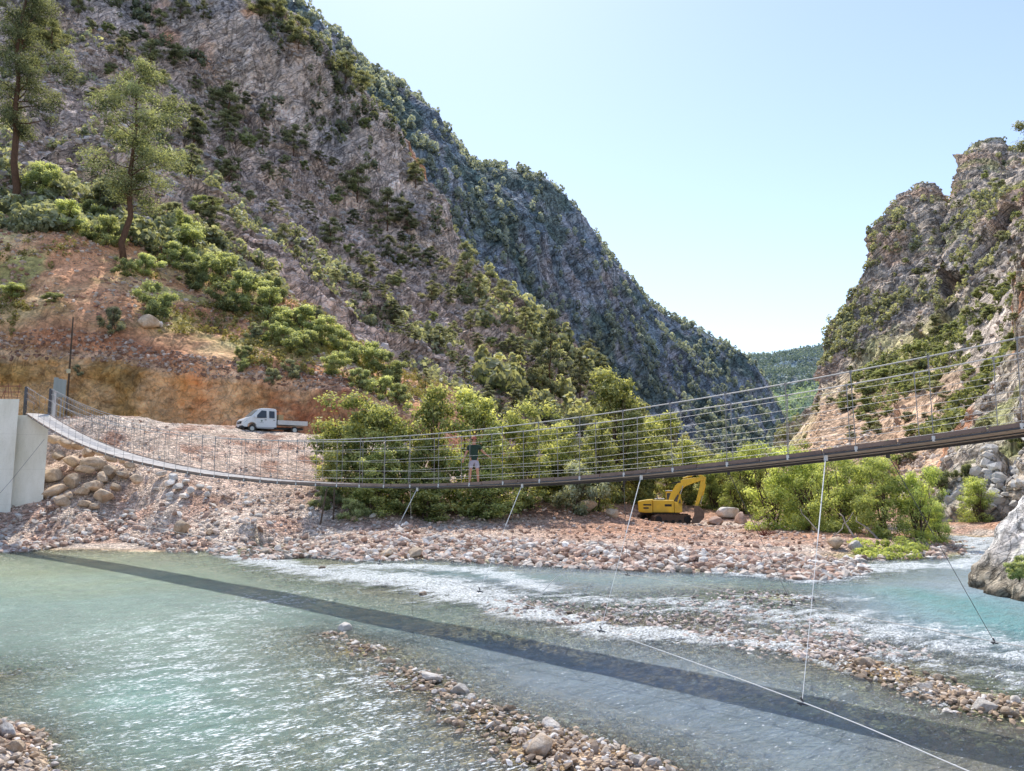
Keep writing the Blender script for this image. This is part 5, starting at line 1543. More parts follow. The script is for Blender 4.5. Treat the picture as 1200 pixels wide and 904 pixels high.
# right mountain: bushes on the sunlit slope
k = 0
while k < 80:
    a = rr.uniform(985, 1200); top_ = np.interp(a, [985, 1045, 1110, 1160, 1200], [452, 415, 372, 330, 280]); b = rr.uniform(top_, top_ + rr.choice([60, 110, 170]))
    s_ = rr.uniform(8, 22)
    kd = rr.choice(['bush', 'greybush', 'greybush', 'bush'])
    if veg(kd, 'slope_bush', a, b, b - s_ * .75, s_ * 1.2, 'green bush on the sunlit slope below the right crag', 'bush', 'bushes on the right sunlit slope', False): k += 1
for a in ((1008,505,12),(1022,500,14),(955,478,12),(970,470,12),(940,510,7),(1050,540,16),(985,545,18),(1030,552,22),(1070,520,18),(1095,505,20),(1060,490,16),(1110,470,20),(1085,560,24),(930,535,12)):
    veg('greybush', 'slope_bush', a[0], a[1], a[1] - a[2] * .8, a[2] * 1.2, 'olive bush on the pale scree slope above the right thicket', 'bush', 'bushes on the pale scree', False)
k = 0
while k < 60:
    a = rr.uniform(985, 1195); cr_ = np.interp(a, [985, 1030, 1060, 1085, 1108, 1160, 1195], [380, 275, 235, 228, 240, 180, 185]); b = rr.uniform(cr_ + 8, cr_ + 160)
    s_ = rr.uniform(5, 12)
    if a > 1060 and rr.random() < .2: s_ *= 1.6
    if veg(rr.choice(['bush', 'greybush', 'darkpine']), 'crag_bush', a, b, b - s_ * .8, s_ * 1.1, 'dark bush clinging to the face of the right crag', 'bush', 'bushes on the right crag', False): k += 1

# --- woods far off: one sheet of foliage per mountain
def wood(name, label, samples, hmin, hmax, mat, nleaf=34, wfac=.8, seed=1):
    R = np.random.default_rng(seed); VV, TT = [], []
    pts = np.array(samples); n = len(pts)
    H = R.uniform(hmin, hmax, n); W = H * R.uniform(.55, wfac, n)
    k = np.repeat(np.arange(n), nleaf); N_ = len(k)
    d = R.normal(size=(N_, 3)); d /= np.linalg.norm(d, axis=1, keepdims=True)
    rad = R.uniform(.6, 1.05, N_)
    t_ = d[:, 2] * .5 + .5
    prof = .55 + .45 * np.sin(np.pi * np.clip(t_, 0, 1) ** .8)
    C = pts[k] + np.stack([d[:, 0] * rad * W[k] * .5 * prof, d[:, 1] * rad * W[k] * .5 * prof, H[k] * (.52 + d[:, 2] * .46)], 1)
    Nn = d + R.normal(size=(N_, 3)) * .5; Nn /= np.linalg.norm(Nn, axis=1, keepdims=True)
    V, F = cards(C, Nn, H[k] * R.uniform(.22, .42, N_), R, .75)
    tt_ = R.uniform(-.25, .25, n)
    T = np.clip(.35 + tt_[k] + d[:, 2] * .35 + R.normal(size=N_) * .1, 0, 1)  # top light on the crowns painted in: tone rises upwards
    me = mesh_np(name, V, F, None, False, {'tone': np.repeat(T, 4)})
    o = link(name, me, mat, kind='stuff'); o['label'] = label; o['category'] = 'wood'
    return o
def sample_patch(Vp, n, v0, v1, dens, seed, P2=None):
    R = np.random.default_rng(seed); nv, nu = Vp.shape[:2]
    out = []
    a, b, d = proj(Vp)
    ii = R.integers(0, nu, n * 8); jj = R.integers(int(v0 * nv), int(v1 * nv), n * 8)
    pp = Vp[jj, ii]; dn = dens(pp, a[jj, ii], b[jj, ii]); ok = R.random(n * 8) < dn
    return pp[ok][:n]
nz = lambda p, s, q: fbm(p / s, 4, q) * .5 + .5
L_BLUE = m_leaf('distant pine foliage', (.11, .14, .14), (.52, .56, .50), .3)
sm_ = sample_patch(BV, 3600, .15, .90, lambda p, a, b: sstep(.36, .60, nz(p, 60, 601)) * .9 + .1 * (b > 0), 5)
wood('ridge_wood', 'dark pine wood clinging to the shaded far ridge', sm_, 4., 10., L_BLUE, 34, .85, 2)
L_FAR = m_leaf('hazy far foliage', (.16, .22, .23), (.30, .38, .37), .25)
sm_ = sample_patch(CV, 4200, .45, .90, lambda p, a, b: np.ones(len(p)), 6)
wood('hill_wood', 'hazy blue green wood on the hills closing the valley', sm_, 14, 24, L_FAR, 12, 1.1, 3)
L_VAL = m_leaf('valley foliage', (.24, .32, .20), (.42, .50, .32), .3)
sm_ = sample_patch(CV, 1500, .05, .45, lambda p, a, b: np.ones(len(p)) * .9, 8)
wood('valley_wood', 'light green wood on the lower valley side between the mountains', sm_, 10, 18, L_VAL, 12, 1.2, 4)
sm_ = sample_patch(DV, 900, .50, .88, lambda p, a, b: sstep(.52, .66, nz(p, 28, 611)) * (a < 1320) * 1., 9)
wood('crag_scrub', 'grey green scrub scattered over the ledges of the right crag', sm_, 1.6, 4.2, L_GREYB, 30, 1.2, 5)
sm_ = sample_patch(DV, 750, .30, .50, lambda p, a, b: sstep(.44, .58, nz(p, 22, 613)) * (a < 1300) * (a > 1000 - (450 - b) * .4) * sstep(555, 500, b + 0 * a), 10)
wood('slope_scrub', 'low green scrub covering the upper part of the right sunlit slope', sm_, 1.2, 3.2, L_BUSH, 40, 1.4, 6)
sm_ = sample_patch(LV, 3000, .30, .66, lambda p, a, b: sstep(.50, .66, nz(p, 26, 615)) * (a < 900), 11)
wood('mountain_scrub', 'low grey green scrub on the ledges of the left rock slope', sm_, .8, 3.0, L_GREYB, 34, 1.5, 7)
sm_ = sample_patch(LV, 420, .70, .90, lambda p, a, b: sstep(.50, .62, nz(p, 14, 617)) * (a < 560) * (a > 0), 12)
wood('cliff_scrub', 'tufts of scrub in the cracks of the grey cliff', sm_, 1.2, 3.6, L_DARK, 34, 1.1, 8)
sm_ = sample_patch(LV, 1500, .115, .36, lambda p, a, b: sstep(.50, .62, nz(p, 12, 619)) * (a < 560) * (a > -200), 13)
wood('slope_grass', 'dry grass and weeds growing on the red slope', sm_, .35, 1.0, m_leaf('dry weeds', (.20, .19, .07), (.42, .38, .16), .3), 26, 1.6, 9)
sm_ = sample_patch(LV, 480, .40, .82, lambda p, a, b: (a > 560) * (a < 900) * .9, 14)
wood('lower_wood', 'dense scrub and small pines on the lower spur behind the riverside trees', sm_, 2.5, 6.5, L_PINE, 40, 1.0, 10)
# fallen branches and weeds at the foot of the right thicket
M_DEAD = m_bark('bleached dead wood', (.46, .40, .33), (.28, .23, .19))
for i, (x0, y0, x1, y1, r_, lb) in enumerate(((960,626,938,596,.05,'bleached dead branch lying in the right thicket, leftmost'),(1004,634,984,602,.08,'thick bleached branch leaning in the right thicket, middle'),(1034,636,1004,606,.08,'thick bleached branch nearest the river end of the thicket'),(975,630,1000,600,.04,'thin bleached branch crossing the thick ones'))):
    a = P(x0, y0, 48.); b = P(x1, y1, 49.5); m = MB(); limb(m, a, b, r_, r_ * .4, i, 6, .1); o = m.build('dead_branch', M_DEAD, smooth=True); tag(o, lb, 'branch')
R = np.random.default_rng(4)
pts = []
while len(pts) < 60:
    x, y = R.uniform(1000, 1080), R.uniform(647, 656); q = G(x, y, 0); q[2] = float(ground_z(q[0], q[1])); pts.append(q)
wood('water_weed', 'flattened yellow green weeds trailing at the tip of the far shore', pts, .25, .5, L_THICK, 90, 3.2, 15)
# reddish dead bush
q = P(897, 626, 52); q[2] = float(ground_z(q[0], q[1]))
m = MB(); R = random.Random(8)
for k in range(46):
    a = R.uniform(0, 6.28); e = R.uniform(.3, 1.4); l = R.uniform(.5, 1.2)
    m.tube([(0, 0, 0), (math.cos(a) * math.cos(e) * l, math.sin(a) * math.cos(e) * l, math.sin(e) * l)], [.02, .006], 4)
o = m.build('dead_bush', m_paint('red dead twigs', (.22, .075, .05), .9)); o.location = tuple(q); tag(o, 'dark red dead bush on the rubble left of the right thicket', 'bush')
# ================================================================== PICKUP TRUCK on the bench road
M_TWHITE = m_paint('white car paint', (.80, .80, .79), .28, 0, .12, 2)
M_GLASS = m_paint('dark car glass', (.03, .035, .04), .06, 0, .1, 2, spec=.8)
M_PALEGLASS = m_paint('sky lit windscreen', (.22, .27, .28), .08, 0, .2, 2, spec=.9)
M_PLAST = m_paint('black plastic', (.025, .025, .027), .55, 0, .3, 4)
M_TYRE = m_paint('dusty tyre', (.035, .032, .03), .85, 0, .6, 6, (.12, .09, .07))
M_RIM = m_paint('silver rim', (.50, .50, .50), .35, .7, .3, 5)
M_LAMP = m_paint('lamp glass', (.75, .76, .76), .12, .2, .1, 2, spec=.9)
M_ALU = m_paint('drop side panel', (.66, .64, .62), .45, .1, .25, 3)
tx, ty = P(318, 500, 74.)[0], 74.
tz = P(318, 508.5, 74.)[2]
HEAD = math.radians(180 + 38)
truck = thing('pickup_truck', 'white double cab dropside truck with dark windows parked on the dirt road above the slope', 'truck', (tx, ty, tz), HEAD)
def inset(o, z0=1.32, z1=2.34, k=.17, nose=True):
    for v in o.data.vertices:
        t_ = max(0, min(1, (v.co.z - z0) / (z1 - z0)))
        v.co.y *= 1 - k * t_
        if nose and v.co.x > 2.2: v.co.y *= 1 - .14 * (v.co.x - 2.2) / .9
m = MB()
prof = [(-.15, .55), (-.15, 2.22), (-.05, 2.32), (.6, 2.37), (1.25, 2.34), (1.55, 2.24), (2.30, 1.50), (2.80, 1.30), (3.02, 1.12), (3.08, .80), (3.06, .52), (2.62, .50), (2.58, .74), (2.42, .90), (2.20, .95), (1.98, .90), (1.82, .74), (1.78, .50), (1.2, .48), (.4, .48)]
def prism_sub(m, prof, W, n=4):
    secs = [[Vector((x, -W + 2 * W * i / n, z)) for x, z in prof] for i in range(n + 1)]
    m.loft(secs)
prism_sub(m, prof, 1.0, 6)
body = m.build('body', M_TWHITE, truck, 0, False); inset(body)
bv = body.modifiers.new('bevel', 'BEVEL'); bv.width = .05; bv.segments = 3; bv.limit_method = 'ANGLE'; bv.angle_limit = math.radians(28)
def side_y(x, z):
    t_ = max(0, min(1, (z - 1.32) / 1.02)); y = 1.0 * (1 - .17 * t_)
    if x > 2.2: y *= 1 - .14 * (x - 2.2) / .9
    return y
def side_panel(name, pts, mat, parent, off=.012, th=.01):
    out = []
    for sgn in (-1, 1):
        m = MB(); m.loft([[Vector((x, sgn * (side_y(x, z) + off - th), z)) for x, z in pts], [Vector((x, sgn * (side_y(x, z) + off), z)) for x, z in pts]])
        out.append(m.build(name, mat, parent))
    return out
fd = side_panel('door', [(.78, .60), (.78, 2.22), (1.36, 2.24), (2.02, 1.44), (1.98, 1.05), (1.76, .88), (1.72, .60)], M_TWHITE, truck, .010)
rd = side_panel('door', [(-.02, .60), (-.02, 2.20), (.72, 2.22), (.72, .60)], M_TWHITE, truck, .010)
for k, sgn in enumerate((-1, 1)):
    def sp_(name, pts, mat, par, off=.02, th=.012):
        m = MB(); m.loft([[Vector((x, sgn * (side_y(x, z) + off - th), z)) for x, z in pts], [Vector((x, sgn * (side_y(x, z) + off), z)) for x, z in pts]]); return m.build(name, mat, par)
    sp_('window', [(.86, 1.42), (.86, 2.10), (1.32, 2.12), (1.90, 1.50), (1.86, 1.36)], M_GLASS, fd[k])
    sp_('window', [(.08, 1.42), (.08, 2.08), (.60, 2.10), (.60, 1.42)], M_GLASS, rd[k])
    sp_('handle', [(.86, 1.20), (.86, 1.25), (1.04, 1.25), (1.04, 1.20)], M_PLAST, fd[k], .04, .03)
    sp_('handle', [(.04, 1.20), (.04, 1.25), (.2, 1.25), (.2, 1.20)], M_PLAST, rd[k], .04, .03)
    # small round emblem and a line of lettering too small to read
    m = MB(); ys_ = sgn * (side_y(1.3, 1.1) + .016); m.cyl((1.33, ys_ - sgn * .01, 1.12), (1.33, ys_ + sgn * .004, 1.12), .09, 20); m.build('emblem', m_paint('grey green emblem', (.22, .30, .27), .5), fd[k])
    m = MB(); m.box(1.14, 1.52, min(ys_, ys_ + sgn * .004), max(ys_, ys_ + sgn * .004), .93, .96); m.build('lettering', m_paint('grey lettering', (.30, .32, .31), .5), fd[k])
    # mirror
    m = MB(); m.box(1.86, 2.02, *sorted((sgn * 1.02, sgn * 1.24)), 1.36, 1.62); m.build('mirror', M_TWHITE, truck, .04)
    # headlight
    m = MB(); m.loft([[Vector((2.62, sgn * .90, 1.12)), Vector((2.98, sgn * .80, 1.06)), Vector((3.05, sgn * .62, .92)), Vector((2.9, sgn * .84, .90))], [Vector((2.62, sgn * .945, 1.14)), Vector((3.04, sgn * .82, 1.08)), Vector((3.10, sgn * .58, .92)), Vector((2.9, sgn * .90, .88))]])
    m.build('headlight', M_LAMP, truck)
m = MB(); m.loft([[Vector((1.62, -.74, 2.195)), Vector((1.62, .74, 2.195)), Vector((2.27, .84, 1.555)), Vector((2.27, -.84, 1.555))], [Vector((1.65, -.74, 2.205)), Vector((1.65, .74, 2.205)), Vector((2.30, .84, 1.565)), Vector((2.30, -.84, 1.565))]])
m.build('windscreen', M_PALEGLASS, truck)
m = MB(); m.box(3.04, 3.12, -.50, .50, .80, 1.04); m.build('grille', M_PLAST, truck, .03)
m = MB(); m.box(2.86, 3.17, -.88, .88, .34, .62); m.build('bumper', M_PLAST, truck, .05)
m = MB(); m.box(3.172, 3.18, -.26, .26, .50, .61); m.build('number_plate', m_paint('white plate', (.7, .7, .68)), truck)
m = MB(); m.box(3.122, 3.135, -.12, .12, .90, .97); m.build('badge', M_LAMP, truck)
m = MB(); m.box(-3.05, 1.75, -.42, .42, .42, .62); m.build('chassis', M_PLAST, truck)
m = MB(); m.box(.1, 1.74, -1.0, 1.0, .40, .56); m.build('sill', m_paint('grey sill', (.45, .45, .45)), truck, .02)
m = MB(); m.box(-3.2, -.24, -1.02, 1.02, .82, .90); m.build('load_bed', m_paint('bed floor', (.25, .22, .19)), truck)
for (x0, x1, y0, y1) in ((-3.2, -.24, -1.05, -1.02), (-3.2, -.24, 1.02, 1.05), (-3.23, -3.2, -1.05, 1.05), (-.27, -.24, -1.02, 1.02)):
    m = MB(); m.box(x0, x1, y0, y1, .84, 1.26)
    if x1 - x0 > 1:
        for k in range(4): m.box(x0 + .02 + k * .97, x0 + .06 + k * .97, y0 - .012, y1 + .012, .83, 1.27)
    m.build('side_board', M_ALU, truck)
m = MB(); m.box(-.28, -.22, -1., 1., 1.26, 1.34)
for y in (-.95, -.5, 0, .5, .95): m.box(-.27, -.23, y - .02, y + .02, 1.30, 2.1)
m.box(-.28, -.22, -1., 1., 2.06, 2.12); m.build('headboard', M_PLAST, truck)
m = MB(); m.box(-.85, -.33, -.92, -.34, .9, 1.80); o = m.build('crate', m_paint('wooden crate', (.50, .37, .20), .8, 0, .5, 6), None, .015)
o.matrix_world = Matrix.Translation((tx, ty, tz)) @ Matrix.Rotation(HEAD, 4, 'Z') @ Matrix.Translation((0, 1.2, 0)); tag(o, 'light brown wooden crate standing in the bed right behind the truck cab', 'crate')
for x in (2.20, -1.95):
    for sgn in (-1, 1):
        y0 = sgn * .78; y1 = sgn * 1.0
        m = MB(); m.cyl((x, y0, .36), (x, y1, .36), .36, 28); wh = m.build('wheel', M_TYRE, truck, .04)
        m = MB(); m.cyl((x, y1 - sgn * .03, .36), (x, y1 + sgn * .012, .36), .21, 20); m.build('rim', M_RIM, wh, .02)

# ================================================================== EXCAVATOR on the flat
M_YEL = m_paint('digger yellow', (.90, .56, .03), .5, 0, .5, 1.4, (.40, .25, .07))
M_MUD = m_paint('muddy steel', (.10, .065, .045), .85, .1, .6, 4, (.20, .12, .08))
M_BLK = m_paint('black steel', (.02, .02, .022), .5, .2, .3, 4)
ex = P(778, 612, 69.5); ez = float(ground_z(ex[0], 69.5))
for _q in [place(780, 614, 4)]:
    pass
YAW = -math.radians(13)
dig = thing('excavator', 'yellow tracked digger with its arm bent down and bucket resting on the rubble', 'excavator', (ex[0], 69.5, ez + .05), YAW)
# tracks turned against the upper body
TR = Matrix.Rotation(math.radians(34), 4, 'Z')
for sgn in (-1, 1):
    m = MB(); prof = []
    for k in range(13): a = math.pi / 2 + math.pi * k / 12; prof.append((-1.45 + .42 * math.cos(a), .42 + .42 * math.sin(a)))
    for k in range(13): a = -math.pi / 2 + math.pi * k / 12; prof.append((1.45 + .42 * math.cos(a), .42 + .42 * math.sin(a)))
    m.prism(prof, sgn * 1.2 - .28, sgn * 1.2 + .28)
    for k in range(26):
        f = k / 26 * (2 * 2.9 + 2 * math.pi * .42); L1 = 2.9
        if f < L1: x, z, a = -1.45 + f, .86, 0
        elif f < L1 + math.pi * .42: a = (f - L1) / .42; x, z = 1.45 + .44 * math.sin(a), .42 + .44 * math.cos(a); a = -a
        elif f < 2 * L1 + math.pi * .42: x, z, a = 1.45 - (f - L1 - math.pi * .42), -.02, 0
        else: a = (f - 2 * L1 - math.pi * .42) / .42; x, z = -1.45 - .44 * math.sin(a), .42 - .44 * math.cos(a); a = -a
        m.box(-.09, .09, sgn * 1.2 - .31, sgn * 1.2 + .31, -.02, .05, Matrix.Translation((x, 0, z)) @ Matrix.Rotation(-a if z > .1 else a, 4, 'Y'))
    for v in m.bm.verts: v.co = TR @ v.co
    tk = m.build('track', M_MUD, dig)
    for x in (-1.45, -.7, 0, .7, 1.45):
        m = MB(); r_ = .33 if abs(x) > 1 else .17; m.cyl((x, sgn * 1.2 - .33, .42 if abs(x) > 1 else .22), (x, sgn * 1.2 + .33, .42 if abs(x) > 1 else .22), r_, 16)
        for v in m.bm.verts: v.co = TR @ v.co
        m.build('wheel', M_BLK, tk)
m = MB(); m.box(-1., 1., -1., 1., .38, .72); m.cyl((0, 0, .7), (0, 0, .98), .62, 24)
for v in m.bm.verts: v.co = TR @ v.co
m.build('undercarriage', M_MUD, dig, .03)
# upper body
m = MB(); m.loft([[Vector((-2.15, y, 1.05)) for y in (-1.2, 1.2)] + [Vector((-2.2, y, 2.0)) for y in (1.2, -1.2)],
              [Vector((-1.5, y, .98)) for y in (-1.25, 1.25)] + [Vector((-1.5, y, 2.12)) for y in (1.25, -1.25)],
              [Vector((-.9, y, .98)) for y in (-1.25, 1.25)] + [Vector((-.9, y, 2.15)) for y in (1.25, -1.25)]])
m.build('counterweight', M_YEL, dig, .10, seg=3)
m = MB(); m.box(-.88, .95, -1.22, -.30, 1.02, 2.10); m.box(-.88, .10, -.28, 1.22, 1.02, 2.08); m.build('engine_housing', M_YEL, dig, .06)
m = MB(); m.prism([(.97, 1.02), (.97, 1.98), (1.25, 1.9), (1.62, 1.42), (1.62, 1.02)], -1.22, -.42); m.build('tool_box', M_YEL, dig, .05)
m = MB(); m.box(-2.0, 1.4, -1.1, 1.1, .93, 1.0); m.build('platform', M_BLK, dig)
m = MB(); m.box(-.75, .1, -1.0, .9, 2.15, 2.22); m.cyl((-.5, -.8, 2.1), (-.5, -.8, 2.5), .05, 8); m.build('engine_cover', m_paint('pale grey cover', (.40, .38, .36), .5), dig, .02)
for z_, ln in ((1.62, .7), (1.34, .45)):
    m = MB(); m.box(-1.7, -1.7 + ln, -1.262, -1.252, z_, z_ + .13); m.build('marking', M_BLK, dig)
m = MB(); m.box(.15, .75, -1.232, -1.222, 1.55, 1.75); m.build('vent', M_BLK, dig)
# cab on the far side
m = MB(); m.prism([(.20, 1.02), (.20, 2.78), (.35, 2.86), (1.35, 2.84), (1.62, 2.0), (1.62, 1.02)], .34, 1.22); cb = m.build('cab', M_YEL, dig, .04)
m = MB(); m.prism([(.30, 1.80), (.30, 2.70), (1.28, 2.70), (1.50, 2.0), (1.50, 1.80)], .322, .335); m.build('window', M_GLASS, cb)
m = MB(); m.prism([(.30, 1.60), (.30, 2.70), (1.28, 2.70), (1.50, 2.0), (1.50, 1.6)], 1.225, 1.238); m.build('window', M_GLASS, cb)
m = MB(); m.box(.185, .196, .44, 1.12, 1.9, 2.66); m.build('window', M_GLASS, cb)
m = MB(); m.box(.16, 1.42, .30, 1.26, 2.865, 2.93); m.build('roof', m_paint('pale cab roof', (.62, .60, .56), .5), cb, .02)
# arm
def plate_path(pts, hs, y0, y1):
    """box section beam following pts (x,z) with half heights"""
    m = MB(); secs = []
    for k, (x, z) in enumerate(pts):
        a = Vector((pts[max(k-1,0)][0], 0, pts[max(k-1,0)][1])); b = Vector((pts[min(k+1,len(pts)-1)][0], 0, pts[min(k+1,len(pts)-1)][1]))
        d = (b - a).normalized(); n = Vector((-d.z, 0, d.x)); c = Vector((x, 0, z))
        secs.append([c + n * hs[k] + Vector((0, y0, 0)), c + n * hs[k] + Vector((0, y1, 0)), c - n * hs[k] + Vector((0, y1, 0)), c - n * hs[k] + Vector((0, y0, 0))])
    m.loft(secs); return m
bm_ = plate_path([(.55, 1.75), (.85, 2.45), (1.3, 3.15), (1.85, 3.62), (2.6, 3.82), (3.55, 4.0)], [.20, .26, .31, .33, .24, .14], -.24, .24).build('boom', M_YEL, dig, .03)
m = MB(); m.box(1.95, 2.75, -.25, -.244, 3.70, 3.83, Matrix.Rotation(-.16, 4, 'Y') @ Matrix.Translation((-.63, 0, -.36))); m.build('marking', M_BLK, bm_)
st_ = plate_path([(3.15, 4.35), (3.55, 4.05), (3.42, 3.3), (3.1, 2.3), (2.85, 1.55)], [.08, .22, .22, .17, .12], -.17, .17).build('stick', M_YEL, dig, .02)
def cyl2(a, b, nm, par, r=.075):
    a = Vector(a); b = Vector(b); mid = a.lerp(b, .58); m = MB(); m.cyl(a, mid, r, 12); o = m.build(nm, M_YEL, par, smooth=False)
    m = MB(); m.cyl(mid, b, r * .55, 10); m.build('rod', M_RIM, o)
for y in (-.34, .34): cyl2((1.15, y, 1.55), (1.75, y, 3.35), 'hydraulic_cylinder', dig)
cyl2((1.75, 0, 4.0), (3.12, 0, 4.42), 'hydraulic_cylinder', dig)
cyl2((3.70, 0, 3.5), (3.22, 0, 1.75), 'hydraulic_cylinder', dig, .06)
# bucket: curved shell with side plates and teeth
m = MB(); outer = [(2.75, 1.5), (3.25, 1.42), (3.48, 1.05), (3.42, .62), (3.12, .28), (2.66, .18)]
inner = [(2.72, .26), (3.06, .36), (3.32, .66), (3.38, 1.02), (3.2, 1.32), (2.78, 1.4)]
m.prism(outer + inner, -.48, .48)
bk = m.build('bucket', M_MUD, dig)
for y0 in (-.50, .47):
    m = MB(); m.prism([(2.66, 1.62), (3.10, 1.58), (3.54, 1.12), (3.50, .58), (3.05, .10), (2.36, .10), (2.66, .80)], y0, y0 + .03); m.build('side_plate', m_paint('bucket plate', (.22, .15, .11), .7, .2, .7, 4, (.08, .05, .04)), bk)
for k in range(5):
    y = -.40 + k * .2; m = MB(); m.prism([(2.70, .17), (2.70, .29), (2.42, .20)], y - .05, y + .05); m.build('tooth', M_RIM, bk)

# ================================================================== PERSON on the bridge
SKIN = NT('skin'); M_SKIN = SKIN.done(SKIN.pbr((.50, .25, .16), .55, 0, None, .3, Subsurface_Weight=.1))
ps = s_at(529) ; pw = .95
pbase = bp(ps, pw, .004)
face = math.atan2(-pbase.y, -pbase.x) + math.pi / 2     # local -y looks at the camera side
PS = .82
per = thing('person', 'man in reddish cap, dark green t-shirt and pale lilac shorts holding the bridge ropes', 'person', pbase, face + .12)
per.scale = (PS, PS, PS)
def skin_mesh(name, verts, edges, radii, mat, parent, root=0, sub=2, smooth=True):
    bm = bmesh.new(); lay = bm.verts.layers.skin.verify()
    vs = [bm.verts.new(v) for v in verts]
    for v, r in zip(vs, radii):
        v[lay].radius = r if isinstance(r, tuple) else (r, r)
    vs[root][lay].use_root = True
    for a, b in edges: bm.edges.new((vs[a], vs[b]))
    me = bpy.data.meshes.new(name); bm.to_mesh(me); bm.free()
    o = link(name, me, mat, parent)
    sk = o.modifiers.new('skin', 'SKIN'); sk.use_smooth_shade = True
    sb = o.modifiers.new('sub', 'SUBSURF'); sb.levels = sub; sb.render_levels = sub
    return o
V, E, Rr = [], [], []
def sv(p, r, par=None):
    V.append(p); Rr.append(r)
    if par is not None: E.append((par, len(V) - 1))
    return len(V) - 1
hip = sv((0, 0, .93), (.120, .095))
ab_ = sv((0, -.005, 1.08), (.140, .10), hip); ch = sv((0, .0, 1.28), (.165, .11), ab_); sh_ = sv((0, .01, 1.42), (.12, .085), ch)
nk = sv((0, .005, 1.50), (.055, .058), sh_); jaw = sv((0, -.012, 1.565), (.062, .075), nk); hd = sv((0, -.005, 1.655), (.078, .096), jaw); tp_ = sv((0, .004, 1.735), (.062, .075), hd)
hands = []
for sg in (-1, 1):
    th_ = sv((sg * .095, 0, .86), (.090, .092), hip); kn = sv((sg * .135, -.015, .50), (.055, .058), th_); cf = sv((sg * .15, .012, .36), (.055, .06), kn)
    an = sv((sg * .165, .015, .09), (.034, .036), cf); hl = sv((sg * .167, .005, .045), (.038, .04), an); toe = sv((sg * .19, -.15, .03), (.042, .024), hl)
    so = sv((sg * .175, .005, 1.41), (.058, .06), sh_)
    if sg < 0: el, wr, hn = (-.31, .0, 1.14), (-.40, -.10, .93), (-.425, -.13, .865)
    else: el, wr, hn = (.35, .0, 1.20), (.52, -.03, 1.06), (.595, -.04, 1.02)
    e_ = sv(el, (.040, .042), so); f_ = sv(tuple(Vector(el).lerp(Vector(wr), .35)), (.038, .038), e_); w_ = sv(wr, (.026, .022), f_); h_ = sv(hn, (.038, .018), w_)
    d = (Vector(hn) - Vector(wr)).normalized(); side = d.cross(Vector((0, 0, 1))).normalized(); dn = side.cross(d)
    for k, ln in enumerate((.050, .058, .054, .042)):
        o_ = side * ((k - 1.5) * .021)
        a = sv(tuple(Vector(hn) + o_ + d * .035), .0095, h_); b = sv(tuple(Vector(hn) + o_ + d * (.035 + ln * .6) + dn * -.006), .0088, a); sv(tuple(Vector(hn) + o_ + d * (.030 + ln * .8) + dn * -.036), .008, b)
    a = sv(tuple(Vector(wr) + side * .030 + d * .025), .011, h_); sv(tuple(Vector(wr) + side * .052 + d * .06 - dn * .01), .009, a)
bdy = skin_mesh('body', V, E, Rr, M_SKIN, per)
# shirt
V, E, Rr = [], [], []
a = sv((0, 0, .84), (.176, .132)); a = sv((0, 0, .95), (.172, .128), a); b = sv((0, -.003, 1.08), (.165, .122), a); c = sv((0, 0, 1.28), (.186, .130), b); d = sv((0, .008, 1.43), (.150, .100), c); sv((0, .008, 1.475), (.078, .07), d)
for sg in (-1, 1):
    so = sv((sg * .185, .004, 1.405), (.080, .080), d)
    el = Vector((-.31, .0, 1.14) if sg < 0 else (.35, .0, 1.20)); s0 = Vector((sg * .175, .005, 1.41)); sv(tuple(s0.lerp(el, .62)), (.072, .070), so)
skin_mesh('shirt', V, E, Rr, m_paint('dark green cloth', (.022, .045, .028), .85, 0, .3, 8), per)
V, E, Rr = [], [], []
a = sv((0, 0, .90), (.172, .130)); sv((0, 0, 1.0), (.160, .120), a)
for sg in (-1, 1):
    b = sv((sg * .098, 0, .84), (.108, .112), a); sv((sg * .128, -.008, .55), (.100, .098), b)
skin_mesh('shorts', V, E, Rr, m_paint('lilac cloth', (.42, .38, .44), .85, 0, .3, 8), per)
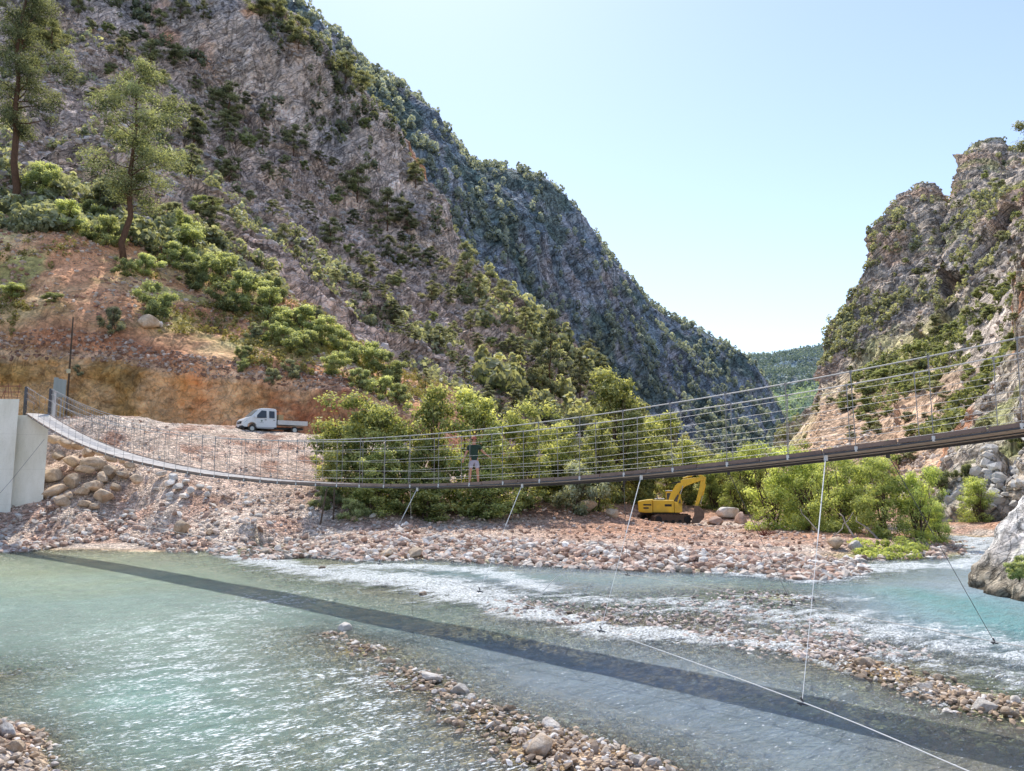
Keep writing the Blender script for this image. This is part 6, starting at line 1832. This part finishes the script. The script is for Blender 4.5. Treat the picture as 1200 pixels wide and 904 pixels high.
# cap, hair, face, sandals
def ellipsoid(c, r, n=24, mm=14, z0=-1.):
    m = MB(); secs = []
    for j in range(mm + 1):
        f = z0 + (1 - z0) * (j / mm); f = min(f, .999); q = math.sqrt(max(0, 1 - f * f))
        secs.append([Vector((c[0] + r[0] * q * math.cos(2 * math.pi * i / n), c[1] + r[1] * q * math.sin(2 * math.pi * i / n), c[2] + r[2] * f)) for i in range(n)])
    m.loft(secs); return m
m = ellipsoid((0, .0, 1.69), (.098, .115, .105), z0=.02); cap = m.build('cap', m_paint('faded red cap', (.42, .13, .08), .8, 0, .3, 8), per, smooth=True)
m = MB(); br = [Vector((.098 * math.sin(t_), -.02 - .105 * math.cos(t_) - .07 * max(0, math.cos(t_)) , 1.690 - .012 * math.cos(t_))) for t_ in [math.radians(x) for x in range(-75, 76, 15)]]
inn = [Vector((.094 * math.sin(t_), -.02 - .085 * math.cos(t_), 1.700)) for t_ in [math.radians(x) for x in range(75, -76, -15)]]
lo = br + inn; m.loft([[p for p in lo], [p + Vector((0, 0, .008)) for p in lo]]); m.build('brim', cap.data.materials[0], cap)
m = ellipsoid((0, .018, 1.66), (.090, .098, .085)); m.build('hair', m_paint('dark hair', (.03, .02, .015), .8), per, smooth=True)
for sg in (-1, 1):
    m = ellipsoid((sg * .031, -.097, 1.632), (.012, .007, .007), 12, 8); m.build('eye', m_paint('eye', (.04, .03, .03), .3), per, smooth=True)
    m = ellipsoid((sg * .086, .0, 1.625), (.010, .020, .032), 12, 8); m.build('ear', M_SKIN, per, smooth=True)
    m = MB(); m.box(sg * .18 - .045, sg * .18 + .045, -.19, .055, .0, .022); m.build('sandal', m_paint('sandal', (.30, .24, .20), .8), per, .01)
m = MB(); m.loft([[Vector((-.006, -.098, 1.640)), Vector((.006, -.098, 1.640)), Vector((.004, -.085, 1.64)), Vector((-.004, -.085, 1.64))], [Vector((-.016, -.100, 1.600)), Vector((.016, -.100, 1.600)), Vector((.012, -.085, 1.60)), Vector((-.012, -.085, 1.60))], [Vector((-.006, -.122, 1.606)), Vector((.006, -.122, 1.606)), Vector((.004, -.1, 1.606)), Vector((-.004, -.1, 1.606))]])
m.build('nose', M_SKIN, per, .003)
m = MB(); m.box(-.024, .024, -.092, -.085, 1.572, 1.579); m.build('mouth', m_paint('lips', (.30, .10, .08), .6), per)
